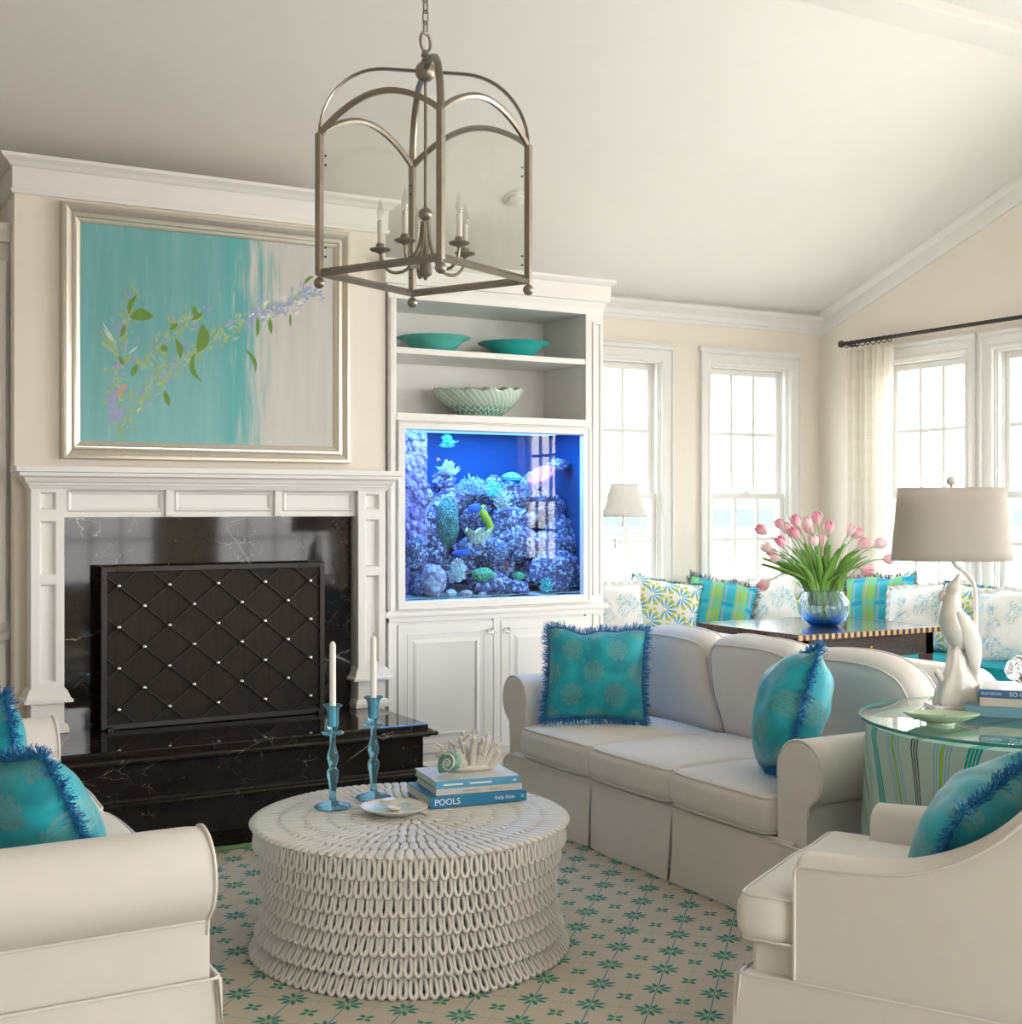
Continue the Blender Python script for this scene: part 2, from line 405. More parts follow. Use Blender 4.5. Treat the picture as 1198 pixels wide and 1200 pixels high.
tag(rug, 'large cream rug with blue and green flower trellis and green border', 'rug')

# ================================================================== chimney breast, mantel, hearth
YW = 6.22                                           # chimney wall face
ch = structure('wall_chimney')
MB().bx(.962, 2.775, YW, YB, 0, 3.0).build('breast', M['wall'], ch)
cpf = [(0, 2.865), (.014, 2.868), (.018, 2.885), (.01, 2.89), (.012, 2.985), (.022, 2.99), (.035, 3.005), (.06, 3.02), (.065, 3.035), (0, 3.035)]
MB().strip(cpf, [(.962, YB), (.962, YW), (2.775, YW), (2.775, YB)]).build('crown', M['trim'], ch)
# side face colour of the deep recess on the left: built-in cupboard
cab = thing('wall_cupboard', 'cream panelled built-in cupboard beside the fireplace chimney', 'cupboard', (.02, 6.32, 0))
MB().bx(-.95, .94, .03, .6, .012, 2.70).build('body', M['trim'], cab)
MB().strip([(0, 2.66), (.03, 2.665), (.035, 2.69), (.05, 2.72), (.055, 2.745), (0, 2.745)], [(-.95, .03), (.94, .03)]).build('cornice', M['trim'], cab)
for (z0, z1) in ((.93, 2.58), (.10, .84)):
    for (x0, x1) in ((-.9, .01), (.03, .925)):
        d = MB().bx(x0, x1, .008, .032, z0, z1).build('door', M['trim'], cab, bevel=.004)
        MB().frame(x0, x1, z0, z1, [(.055, -.008), (.062, -.004), (.07, .004), (.085, .004), (.10, -.006)], lambda x, z, dd: (x, -dd, z)).build('panel_moulding', M['trim'], d)
MB().strip([(0, .855), (.03, .86), (.035, .885), (0, .895)], [(-.95, .03), (.94, .03)]).build('rail', M['trim'], cab)

n = NT('black_marble', .05, spec=.4)
x, y, z = n.coords(); wv = n.noise(3.0, 5, dist=1.5)
v1 = n.voro(2.6, 'DISTANCE_TO_EDGE', n.comb(x+wv*.5, y+wv*.3, z*1.5+wv*.5))
vein = (1-n.ramp(v1, .0, .012))*n.ramp(n.noise(2.1, 2), .50, .68)
v2 = n.voro(7, 'DISTANCE_TO_EDGE', n.comb(x+wv*.25, y, z*2+wv*.4)); vein2 = (1-n.ramp(v2, 0, .012))*n.ramp(n.noise(3.7, 2), .58, .70)*.6
spk = n.ramp(n.noise(60, 2), .70, .78)*.25
c = n.mix(n.noise(5, 4), (.009, .006, .005), (.022, .015, .012))
n.color(n.mix((vein+vein2+spk).min(1), c, (.50, .45, .40))); M['marble'] = n.m

he = thing('marble_hearth', 'raised black marble hearth slab with stepped mouldings before the fireplace', 'hearth', (0, 0, 0))
HX0, HX1, HY = .30, 2.665, 5.515
MB().bx(HX0, HX1, HY+.03, YW-.02, .008, .405).build('plinth', M['marble'], he)
hp = [(HX0, YW-.03), (HX0, HY+.03), (HX1, HY+.03), (HX1, YW-.03)]
MB().bx(HX0-.02, HX1+.02, HY+.01, YW-.02, .405, .45).build('top_slab', M['marble'], he, bevel=.008)
MB().strip([(0, .385), (.018, .387), (.03, .395), (.05, .398), (.055, .408), (.05, .418), (.035, .42), (.022, .428), (0, .43)], hp).build('upper_moulding', M['marble'], he, smooth=30)
MB().strip([(0, .20), (.02, .203), (.022, .212), (.045, .218), (.05, .226), (.045, .234), (.03, .236), (.02, .246), (0, .25)], hp).build('middle_moulding', M['marble'], he, smooth=30)
MB().strip([(0, .008), (.034, .008), (.034, .03), (.022, .04), (.026, .052), (.012, .06), (0, .064)], hp).build('base_moulding', M['marble'], he, smooth=30)

fp = thing('fireplace_mantel', 'white panelled fireplace mantel surround with black marble slips', 'fireplace', (0, 0, 0))
# marble slips: two legs, a lintel, and the dark firebox behind
MB().bx(1.15, 1.42, YW-.05, YW-.015, .45, 1.43).build('marble_slip', M['marble'], fp)
MB().bx(2.30, 2.56, YW-.05, YW-.015, .45, 1.43).build('marble_slip', M['marble'], fp)
MB().bx(1.42, 2.30, YW-.05, YW-.015, 1.12, 1.43).build('marble_slip', M['marble'], fp)
MB().bx(1.42, 2.30, YW-.018, YW+.0, .45, 1.12).build('firebox', M['dark'], fp)
def recess(mb, x0, x1, z0, z1, y): # raised frame with recessed panel look
    mb.frame(x0, x1, z0, z1, [(-.003, 0), (0, .002), (.006, -.012), (.012, -.012), (.012, 0)], lambda x, z, d: (x, y-d, z))
def pilaster(x0, x1, panels):
    yf = 6.10
    p = thing_part(fp, 'pilaster')
    # stile-and-rail face with recessed panels
    mb = MB(); px0, px1 = x0+.036, x1-.034
    mb.bx(x0, px0, yf, YW-.001, .45, 1.56).bx(px1, x1, yf, YW-.001, .45, 1.56)
    cur = .45
    for z0, z1 in panels: mb.bx(px0, px1, yf, YW-.001, cur, z0); cur = z1
    mb.bx(px0, px1, yf, YW-.001, cur, 1.56)
    o = mb.build('pilaster', M['trim'], fp)
    for z0, z1 in panels:
        MB().bx(px0, px1, yf+.022, YW-.001, z0, z1).build('panel', M['trim'], o)
        MB().frame(px0, px1, z0, z1, [(0, 0), (.004, -.002), (.012, -.018), (.012, -.022), (0, -.022)], lambda x, z, d: (x, yf-d, z)).build('panel_moulding', M['trim'], o)
    pth = [(x0, YW-.002), (x0, yf), (x1, yf), (x1, YW-.002)]
    MB().strip([(0, .452), (.018, .452), (.018, .475), (.01, .49), (0, .494)], pth).build('base_moulding', M['trim'], o)
    MB().strip([(0, .585), (.034, .59), (.034, .602), (.024, .61), (.012, .64), (0, .655)], pth).build('band_moulding', M['trim'], o)
    return o
def thing_part(p, nme): return p
PAN = [(.675, 1.118), (1.155, 1.399), (1.445, 1.528)]
pilaster(1.013, 1.155, PAN); pilaster(2.573, 2.722, PAN)
fr = MB().bx(1.155, 2.573, 6.135, YW-.001, 1.412, 1.56).build('frieze', M['trim'], fp, bevel=.003)
for x0, x1 in ((1.175, 1.60), (1.66, 2.13), (2.19, 2.555)):
    MB().frame(x0, x1, 1.438, 1.535, [(0, 0), (.004, .010), (.012, .006), (.02, -.001), (0, -.001)], lambda x, z, d: (x, 6.135-d, z)).build('panel_moulding', M['trim'], fr)
for xb in (1.63, 2.16): MB().bx(xb-.017, xb+.017, 6.115, 6.14, 1.415, 1.56).build('bracket', M['trim'], fr, bevel=.004)
MB().strip([(-.02, 1.54), (.006, 1.54), (.012, 1.555), (.028, 1.575), (.034, 1.59), (.055, 1.598), (.055, 1.612), (.072, 1.616), (.072, 1.64), (-.02, 1.64)], [(1.013, YW-.002), (1.013, 6.10), (2.722, 6.10), (2.722, YW-.002)]).build('cornice', M['trim'], fp)
MB().bx(1.0, 2.735, 6.08, YW-.001, 1.56, 1.640).build('shelf_core', M['trim'], fp)

# ------------------------------------------------------------------ fire screen
fs = thing('fire_screen', 'black mesh fire screen with diamond rods and silver studs on the marble hearth', 'fire screen', (1.84, 6.06, .452))
W2, HH = .535, .738
MB().frame(-W2, W2, 0, HH, [(0, .010), (.026, .010), (.026, -.010), (0, -.010)], lambda x, z, d: (x, -d, z)).build('frame', M['iron'], fs, bevel=.003)
n = NT('woven_wire_mesh', .7, 0, .2); x, y, z = n.coords()
ww = ((x*900).sin()*.5+.5)*((z*900).sin()*.5+.5); streak = n.noise(14, 3, n.comb(x*3, 0, z*.25))
n.color(n.mix(streak, (.016, .012, .010), (.040, .031, .026))); n.bump(ww, .5, .001); M['mesh'] = n.m
MB().bx(-W2+.022, W2-.022, .002, .008, .022, HH-.022).build('mesh_panel', M['mesh'], fs)
studs = []; dx, dz = .1145, .0935
for r in range(7):
    zz = .088+r*dz
    for k in range(-4, 5):
        if (k+r) % 2 == 0: studs.append((k*dx+.002, zz))
stud = None
for (a, b) in studs:
    if stud is None:
        stud = MB().ball((0, 0, 0), .0125, 6, 10).build('stud', M['nickel'], fs, smooth=60, loc=(a, -.010, b))
    else: inst(stud, loc=(a, -.010, b))
def clip(a, b, x0, x1, z0, z1):
    t0, t1 = 0, 1; d = (b[0]-a[0], b[1]-a[1])
    for p_, q in ((-d[0], a[0]-x0), (d[0], x1-a[0]), (-d[1], a[1]-z0), (d[1], z1-a[1])):
        if p_ < 0: t0 = max(t0, q/p_)
        elif p_ > 0: t1 = min(t1, q/p_)
    return None if t1-t0 < .02 else ((a[0]+d[0]*t0, a[1]+d[1]*t0), (a[0]+d[0]*t1, a[1]+d[1]*t1))
for sgn in (1, -1):
    for k in range(-14, 15, 2):
        a = (k*dx+.002-sgn*20*dx, .088-20*dz); b = (k*dx+.002+sgn*20*dx, .088+20*dz)
        q = clip(a, b, -W2+.024, W2-.024, .024, HH-.024)
        if q: MB().tube([(q[0][0], -.004, q[0][1]), (q[1][0], -.004, q[1][1])], .0032, 6).build('rod', M['iron'], fs)
for xx in (-.47, .40): MB().bx(xx, xx+.11, -.016, -.008, HH-.018, HH-.010).build('handle', M['iron'], fs, bevel=.002)
for xx in (-.5, .5): MB().bx(xx-.012, xx+.012, -.05, .05, -.001, .012).build('foot', M['iron'], fs)

# ------------------------------------------------------------------ painting
pt = thing('painting', 'turquoise abstract painting of a leafy branch in a silver frame above the mantel', 'painting', (1.8625, YW-.002, 2.2625))
PW, PHH = .702, .585
M['silverleaf'] = plain('champagne_silver_leaf', (.70, .65, .57), .30, .85, var=.06, scale=30)
MB().frame(-PW, PW, -PHH, PHH, [(0, 0), (0, .03), (.006, .043), (.018, .046), (.030, .040), (.042, .030), (.052, .034), (.060, .034), (.066, .024), (.078, .020), (.085, .014), (.085, 0)], lambda x, z, d: (x, -d, z)).build('frame', M['silverleaf'], pt, smooth=25)
n = NT('painted_canvas', .55, spec=.3); x, y, z = n.coords()
st = n.noise(1, 5, n.comb(x*16, 0, z*1.6), .6); st2 = n.noise(1, 4, n.comb(x*40, 3, z*3), .6); big = n.noise(2.2, 3, n.comb(x*1.5, 0, z))
teal = n.mix(st, (.10, .36, .37), (.26, .53, .53)); teal = n.mix(n.ramp(st2, .55, .8)*.5, teal, (.42, .64, .62)); teal = n.mix(n.ramp(z*-1+big*.5, .2, .8)*.45, teal, (.30, .56, .55))
pale = n.mix(st, (.50, .49, .48), (.70, .68, .62)); pale = n.mix(n.ramp(st2, .5, .8)*.5, pale, (.58, .60, .64))
f = n.ramp(x+(st-.5)*.55+(st2-.5)*.15+(big-.5)*.2+(z*-.06), .14, .30)
dk = n.ramp(x, .02, .09)*(1-n.ramp(x, .12, .2))
c = n.mix(f, n.mix(dk*.5, teal, (.07, .42, .40)), pale); n.color(c); n.bump(st2, .15, .004); M['canvas'] = n.m
MB().bx(-PW+.07, PW-.07, -.013, -.001, -PHH+.07, PHH-.07).build('canvas', M['canvas'], pt)
def paint(name, col): return plain(name, col, .5, var=.15, scale=25)
PC = dict(leaf=paint('sap_green_paint', (.13, .28, .03)), lime=paint('lime_paint', (.34, .47, .16)), soft=paint('soft_green_paint', (.33, .52, .34)), lav=paint('lavender_paint', (.33, .36, .60)), ora=paint('ochre_paint', (.52, .33, .24)), wht=paint('white_paint', (.70, .74, .70)))
PB = {k: MB() for k in PC}; pdep = [.0138]
def stroke(col, x0, z0, x1, z1, wd, bend=0.0, n_=7):
    d = Vector((x1-x0, z1-z0)); L_ = d.length; t = d/L_; nn = Vector((-t.y, t.x)); up = []; dn = []
    pdep[0] += .0000012
    for i in range(n_):
        s_ = i/(n_-1); c_ = Vector((x0, z0))+d*s_+nn*(bend*L_*math.sin(PI*s_)); h = wd*.5*math.sin(PI*min(1, s_*.97+.03))**.8
        up.append(c_+nn*h); dn.append(c_-nn*h)
    poly = up+dn[::-1]
    if col == 'leaf': return MB().add([(p[0], -pdep[0], p[1]) for p in poly], [tuple(range(len(poly)))]).build('painted_leaf', PC['leaf'], pt)
    PB[col].add([(p[0], -pdep[0], p[1]) for p in poly], [tuple(range(len(poly)))])
LEAF = [(-.393, .083, -.284, .091, .056, .1), (-.399, .097, -.361, .188, .023, .1), (-.435, -.014, -.415, .045, .019, 0), (-.443, -.102, -.421, -.145, .019, 0), (-.385, -.194, -.36, -.134, .026, 0), (-.252, -.054, -.213, -.052, .031, 0), (-.179, -.006, -.157, -.101, .031, .1), (-.206, .037, -.169, .069, .023, 0), (-.093, .157, -.081, .101, .026, 0), (-.102, .089, -.048, .127, .025, 0), (-.048, .071, -.075, -.067, .059, .12), (-.09, -.067, -.052, -.208, .025, -.2), (.221, .127, .221, .027, .02, .05), (.284, .127, .294, .047, .02, 0), (.391, .154, .393, .088, .011, 0), (.165, -.037, .213, -.149, .02, .15), (.463, .305, .516, .353, .015, .1), (-.232, -.253, -.21, -.326, .025, 0)]
PATHS = [[(-.457, -.452), (-.371, -.347), (-.24, -.179), (-.09, -.067), (.125, .091), (.284, .167), (.528, .266)], [(-.465, -.35), (-.446, -.161), (-.415, .045), (-.367, .173)], [(-.357, -.163), (-.268, -.078), (-.179, .043), (-.048, .13)]]
rp_ = random.Random(4)
for pi, pth in enumerate(PATHS):
    for i in range(len(pth)-1):
        (ax, az), (bx_, bz) = pth[i], pth[i+1]; L_ = math.hypot(bx_-ax, bz-az); cnt = int(L_*(260 if pi == 0 else 240))
        for k in range(cnt):
            t = rp_.random(); px_ = ax+(bx_-ax)*t+rp_.gauss(0, .022); pz_ = az+(bz-az)*t+rp_.gauss(0, .026)
            a = math.atan2(bz-az, bx_-ax)+rp_.gauss(.2, .7); l = rp_.uniform(.012, .055)
            col = rp_.choice(['lime', 'soft', 'soft', 'lime', 'lav'] if px_ < .15 else ['lav', 'lav', 'soft', 'wht'])
            stroke(col, px_, pz_, px_+l*math.cos(a), pz_+l*math.sin(a), rp_.uniform(.004, .017))
for k in range(26):   # lavender run along the upper stem and at the foot
    t = k/25; stroke('lav', .24+.3*t+rp_.gauss(0, .008), .152+.125*t+rp_.gauss(0, .008), .262+.3*t, .157+.125*t+rp_.gauss(0, .012), .012)
    stroke('lav', -.47+rp_.gauss(0, .018), -.36+rp_.gauss(0, .04), -.46+rp_.gauss(0, .02), -.33+rp_.gauss(0, .04), .009)
for k in range(12):
    a = rp_.uniform(0, 1); stroke('lime', -.49+a*.08, -.05-a*.1, -.545+a*.08, .03-a*.1, .006); stroke('soft', -.45, -.1+a*.05, -.53+a*.03, -.05+a*.08, .008)
stroke('ora', -.445, -.27, -.405, -.23, .03); stroke('ora', -.46, -.29, -.43, -.26, .02)
for a in ((-.52, .05, -.455, -.05), (-.515, .02, -.47, -.04), (-.40, -.09, -.355, -.05), (-.36, -.36, -.345, -.335)): stroke('wht', *a, .007)
for a in LEAF: stroke('leaf', *a)
for kk, nm in dict(lime='lime_strokes', soft='soft_green_strokes', lav='lavender_strokes', ora='ochre_strokes', wht='white_strokes').items(): PB[kk].build(nm, PC[kk], pt, kind='stuff')

# ================================================================== bookcase with aquarium
YC = 6.20; BX0, BX1 = 2.785, 4.105; OX0, OX1 = 2.828, 3.990
bk = thing('built_in_bookcase', 'tall white built-in bookcase holding the aquarium and bowls', 'bookcase', (0, 0, 0))
YBK = 6.66
M['backing'] = M['trim']
MB().bx(BX0, OX0, YC, YBK+.12, .012, 2.60).build('side_panel', M['trim'], bk)
MB().bx(OX1, BX1, YC+.012, YBK+.12, .012, .93).bx(OX1, BX1, YC+.012, YBK+.12, 1.93, 2.60).bx(4.072, BX1, YC+.012, YBK+.12, .93, 1.93).build('side_panel', M['trim'], bk)
MB().bx(OX0, OX1, YBK, YBK+.03, 1.945, 2.56).build('back_panel', M['backing'], bk)
MB().bx(OX0, OX1, YC+.002, YBK, 2.54, 2.60).build('top_panel', M['trim'], bk)
for xs in (OX0+.002, OX1-.004):
    MB().bx(xs, xs+.002, YC+.03, YBK, 1.95, 2.54).build('side_lining', M['backing'], bk)
MB().strip([(0, 2.545), (.004, 2.575), (.012, 2.60), (.012, 2.61), (.03, 2.612), (.032, 2.70), (.045, 2.708), (.055, 2.72), (.055, 2.735), (0, 2.735)], [(BX0, YBK), (BX0, YC), (BX1, YC), (BX1, YBK+.12)]).build('cornice', M['trim'], bk)
MB().bx(BX0, BX1, YC+.001, YBK+.12, 2.60, 2.725).build('header', M['trim'], bk)
MB().bx(OX0, OX1, YC+.004, YBK, 2.256, 2.288).build('shelf', M['trim'], bk, bevel=.003)
MB().bx(OX0, OX1+.01, YC-.004, YBK, 1.908, 1.948).build('shelf', M['trim'], bk, bevel=.003)
# fluted right stile (two raised beads over a recessed field)
st_ = MB().bx(OX1, BX1, YC, YC+.0125, .012, 2.56).build('stile', M['trim'], bk)
for z0, z1 in ((.96, 2.50), (.20, .86)):
    MB().frame(OX1+.040, BX1-.012, z0, z1, [(0, 0), (.005, .008), (.011, .008), (.016, 0)], lambda x, z, d: (x, YC-d, z)).build('stile_moulding', M['trim'], st_)
st2 = MB().bx(BX0+.004, OX0-.01, YC-.010, YC+.002, .90, 2.54).build('stile', M['trim'], bk, bevel=.004)
# rail between tank and doors
rl = MB().bx(BX0, BX1, YC-.004, YC+.03, .86, .93).build('rail', M['trim'], bk, bevel=.003)
MB().strip([(0, .885), (.018, .888), (.022, .9), (.022, .912), (.01, .918), (0, .925)], [(BX0, YC+.05), (BX0, YC-.003), (BX1, YC-.003), (BX1, YC+.05)]).build('rail_moulding', M['trim'], rl)
MB().bx(OX0, OX1, YC+.02, YBK+.1, .86, .965).build('tank_platform', M['trim'], bk)
MB().bx(BX0+.01, BX1-.01, YC+.014, YC+.03, .012, .86).build('carcass_front', M['trim'], bk)
MB().bx(3.399, 3.442, YC-.002, YC+.02, .165, .86).build('mullion', M['trim'], bk, bevel=.002)
MB().strip([(0, .012), (.014, .012), (.014, .11), (.008, .125), (0, .13)], [(BX0, YC), (BX1, YC), (BX1, YBK+.12)]).build('plinth', M['trim'], bk)
M['crystal'] = blown('cut_crystal', (.95, .96, .97), .02)
for (x0, x1, kx) in ((2.837, 3.396, 3.372), (3.445, 4.000, 3.470)):
    d = MB().bx(x0, x1, YC-.002, YC+.02, .168, .848).build('door', M['trim'], bk, bevel=.003)
    MB().frame(x0, x1, .168, .848, [(.05, 0), (.053, .002), (.064, -.010), (.064, 0)], lambda x, z, dd: (x, YC-.003-dd, z)).build('panel_moulding', M['trim'], d)
    MB().frame(x0, x1, .168, .848, [(.078, -.002), (.10, .006), (.104, .006), (.104, -.002)], lambda x, z, dd: (x, YC-.003-dd, z)).build('raised_panel', M['trim'], d)
    kb = MB().lathe([(.004, 0), (.004, .012), (.009, .016), (.017, .022), (.019, .028), (.015, .036), (.006, .04)], 8); kb.V = [(p[0], -p[2], p[1]) for p in kb.V]
    kb.build('knob', M['crystal'], d, loc=(kx, YC-.003, .795))
    bs = MB().lathe([(.014, 0), (.012, .004), (.005, .006)], 12); bs.V = [(p[0], -p[2], p[1]) for p in bs.V]; bs.build('knob_plate', M['nickel'], d, loc=(kx, YC-.002, .795))
# ---- aquarium
aq = thing('aquarium', 'lit saltwater aquarium with blue water framed into the white bookcase', 'aquarium', (0, 0, 0))
TX0, TX1, TY0, TY1, TZ0, TZ1 = 2.836, 4.06, 6.212, 6.74, .966, 1.885
MB().frame(2.829, 4.006, .926, 1.906, [(0, 0), (0, .012), (.006, .016), (.012, .010), (.034, .012), (.040, .012), (.044, .004), (.047, -.02), (0, -.02)], lambda x, z, d: (x, YC-.006-d, z)).build('frame', M['trim'], aq)
n = NT('tank_blue', .8, spec=0); n.color((.004, .085, .235)); M['tankblue'] = n.m
t = MB(); t.bx(TX0, TX1, TY1, TY1+.01, TZ0, TZ1).bx(TX0-.006, TX0, TY0+.01, TY1, TZ0, TZ1).bx(TX1, TX1+.006, TY0+.01, TY1, TZ0, TZ1); t.build('tank_lining', M['tankblue'], aq)
M['gravel'] = plain('coral_sand', (.45, .45, .47), .9, var=.4, scale=120, bump=.6, bscale=150, bdist=.006)
MB().grid(20, 12, lambda u, v: (TX0+(TX1-TX0)*u, TY0+.012+(TY1-TY0-.014)*v, .978+.012*mnoise.noise(Vector((u*9, v*5, 1)))+.03*v)).build('gravel_bed', M['gravel'], aq, smooth=60)
MB().bx(2.866, 3.966, TY0-.004, TY0+.006, .978, 1.862).build('front_glass', glassy('tank_glass', (.74, .90, 1), .55), aq)
hood = MB().bx(TX0, TX1, TY0+.012, TY1, TZ1, TZ1+.012).build('hood', M['dark'], aq)
lens = NT('led_panel', .4); lens.color((.5, .7, 1)); lens.p.inputs['Emission Color'].default_value = (.22, .5, 1, 1); lens.p.inputs['Emission Strength'].default_value = 2
MB().bx(TX0+.05, TX1-.05, TY0+.05, TY1-.06, TZ1-.006, TZ1-.001).build('lamp_strip', lens.m, aq)
for fx_ in (.22, .48, .72):
    l = area('aquarium_lamp', (TX0+(TX1-TX0)*fx_, (TY0+TY1)/2-.03, TZ1-.01), (0, 0, 0), .30, .30, 2.8, (.12, .46, 1)); l.parent = aq
    l = area('aquarium_lamp', (TX0+(TX1-TX0)*fx_, TY0+.05, TZ1-.01), (rad(-14), 0, 0), .30, .05, 2.6, (.38, .62, 1)); l.parent = aq
# overflow column crusted with coral discs, inside left of the tank
def reefmat(name, a, b, c, sc=45, thr=(.48, .62)):
    m = NT(name, .7); nz = m.noise(sc, 4); v = m.voro(sc*1.3); hue = m.noise(9, 2)
    col = m.mix(hue, a, b); m.color(m.mix(m.ramp(nz, *thr), col, c)); m.bump(v, .9, .012); return m.m
M['reef'] = reefmat('live_rock', (.09, .08, .22), (.22, .17, .36), (.74, .76, .92))
M['reef2'] = reefmat('live_rock_dark', (.08, .10, .22), (.22, .20, .40), (.66, .70, .88), 60)
M['purple'] = reefmat('purple_coralline', (.26, .15, .45), (.40, .26, .60), (.55, .42, .75), 30)
col_ = MB().bx(TX0+.002, TX0+.255, 6.38, TY1-.002, TZ0, TZ1-.012).build('overflow_column', M['purple'], aq)
rr = random.Random(2)
disc = MB().ball((0, 0, 0), (.024, .009, .03), 6, 9).build('polyp', M['purple'], col_, smooth=60, loc=(TX0+.13, 6.377, 1.6))
for k in range(90):
    zz = rr.uniform(1.15, 1.86); s_ = rr.uniform(.45, 1.25); side = rr.random() < .6
    inst(disc, loc=(TX0+rr.uniform(.09, .245), 6.377, zz) if side else (TX0+.255, rr.uniform(6.39, 6.6), zz), rot=(rr.uniform(-.4, .4), rr.uniform(-3, 3), 0 if side else PI/2), scale=(s_, s_, s_))
REEF = [
    ('rock', 3.019, 6.4, 1.218, .07, .092), ('rock', 3.113, 6.48, 1.35, .096, .103), ('rock', 3.229, 6.52, 1.384, .092, .112),
    ('greenrock', 3.227, 6.42, 1.367, .072, .129), ('rock', 3.165, 6.45, 1.222, .067, .069), ('rock', 3.346, 6.56, 1.506, .109, .07),
    ('rock', 3.486, 6.58, 1.542, .121, .062), ('rock', 3.699, 6.56, 1.516, .124, .071), ('rock', 3.888, 6.58, 1.489, .096, .082),
    ('rock', 3.456, 6.58, 1.417, .11, .089), ('rock', 3.675, 6.5, 1.382, .113, .071), ('rock', 3.683, 6.46, 1.258, .123, .097),
    ('rock', 3.499, 6.4, 1.209, .084, .07), ('rock', 3.36, 6.38, 1.238, .069, .052), ('rock', 3.847, 6.44, 1.238, .094, .072),
    ('rock', 4.0, 6.50, 1.253, .09, .136), ('rock', 3.882, 6.36, 1.088, .150, .107), ('rock', 3.446, 6.34, 1.04, .109, .06),
    ('rock', 4.0, 6.58, 1.416, .085, .101), ('rock', 3.256, 6.44, 1.092, .058, .052), ('rock', 3.603, 6.32, 1.011, .065, .039),
    ('rock', 3.018, 6.34, 1.044, .037, .05), ('rock', 3.786, 6.46, 1.087, .083, .071), ('pinkrock', 3.092, 6.31, 1.064, .073, .088),
    ('branch_white', 3.277, 6.5, 1.683, .066, .045), ('branch_blue', 3.413, 6.48, 1.593, .094, .065), ('branch_teal', 3.53, 6.44, 1.571, .061, .054),
    ('branch_white', 3.579, 6.42, 1.514, .071, .062), ('branch_blue', 3.757, 6.5, 1.56, .052, .04), ('plate_teal', 3.674, 6.48, 1.635, .067, .037),
    ('plate_pink', 3.826, 6.42, 1.656, .086, .043), ('spiky_white', 3.237, 6.3, 1.111, .059, .061), ('shell_cream', 3.378, 6.34, 1.282, .086, .053),
    ('dome_green', 3.39, 6.3, 1.091, .064, .038), ('dome_green', 3.646, 6.36, 1.073, .038, .024), ('leaf_green', 3.885, 6.4, 1.27, .038, .037),
    ('sponge_yellow', 3.486, 6.44, 1.383, .037, .074), ('dome_pink', 3.785, 6.45, 1.399, .036, .029), ('starfish_red', 3.551, 6.33, 1.137, .02, .031),
    ('dome_pink', 3.274, 6.28, .996, .037, .017), ('pebble', 3.183, 6.28, .999, .03, .021), ('pebble', 3.37, 6.28, .987, .021, .016),
    ('branch_teal', 3.781, 6.28, 1.025, .047, .043), ('rock', 3.985, 6.48, 1.70, .055, .032), ('branch_teal', 3.326, 6.6, 1.834, .049, .035),
    ('fish_blue', 3.402, 6.40, 1.453, .054, .024), ('fish_blue', 3.281, 6.32, 1.211, .072, .019), ('fish_orange', 3.179, 6.42, 1.717, .013, .008),
    ('tan', 3.094, 6.42, 1.521, .047, .047), ('rock', 3.607, 6.58, 1.60, .041, .035), ('rock', 3.277, 6.56, 1.60, .06, .05), ('rock', 3.56, 6.52, 1.30, .09, .08),
    ('rock', 3.84, 6.55, 1.60, .05, .05), ('rock', 3.34, 6.50, 1.15, .10, .09), ('rock', 3.13, 6.50, 1.10, .10, .09), ('rock', 3.60, 6.52, 1.09, .10, .09), ('rock', 3.96, 6.50, 1.02, .08, .09)]
def blob(c, r, seed, amp=.28, fr_=2.2, nu=18, nv=26):
    mb = MB()
    def f(u, v):
        a = 1e-3+(PI-2e-3)*u; d = Vector((math.sin(a)*math.cos(TAU*v), math.sin(a)*math.sin(TAU*v), -math.cos(a)))
        k = 1+amp*mnoise.noise(d*fr_+Vector((seed*7.3, seed*1.7, 0)))+amp*.6*mnoise.noise(d*fr_*2.7+Vector((seed, 5, 0)))+amp*.35*mnoise.noise(d*fr_*7+Vector((2, seed, 0)))
        return (c[0]+r[0]*k*d.x, c[1]+r[1]*k*d.y, c[2]+r[2]*k*d.z)
    return mb.grid(nu, nv, f, wv=True, capu=True)
RC = dict(greenrock=reefmat('green_star_polyp', (.08, .22, .22), (.12, .30, .26), (.30, .62, .45), 90, (.5, .7)), pinkrock=reefmat('pink_coralline', (.42, .26, .42), (.55, .36, .45), (.80, .75, .80), 25),
          tan=reefmat('tan_coral', (.35, .28, .32), (.45, .36, .38), (.6, .5, .5), 40), white=reefmat('pale_coral', (.72, .72, .66), (.85, .84, .78), (.95, .95, .92), 60), blue=reefmat('blue_coral', (.20, .34, .85), (.45, .60, .95), (.80, .90, 1), 70),
          teal=reefmat('teal_coral', (.05, .62, .60), (.20, .80, .72), (.6, .95, .90), 70), pink=reefmat('pink_plate_coral', (1, .10, .36), (1, .18, .42), (1, .34, .55), 90), green=reefmat('green_coral', (.12, .50, .20), (.2, .62, .3), (.4, .8, .5), 80),
          cream=reefmat('cream_clam', (.80, .68, .45), (.88, .78, .58), (.95, .90, .75), 40), yellow=plain('yellow_sponge', (.62, .62, .03), .6, var=.15, scale=40), red=plain('red_starfish', (.62, .10, .06), .6), dpink=reefmat('pink_dome_coral', (.70, .42, .48), (.80, .55, .56), (.92, .78, .76), 80),
          fb=plain('blue_fish_skin', (.03, .11, .60), .35), fo=plain('orange_fish_skin', (.75, .25, .2), .4))
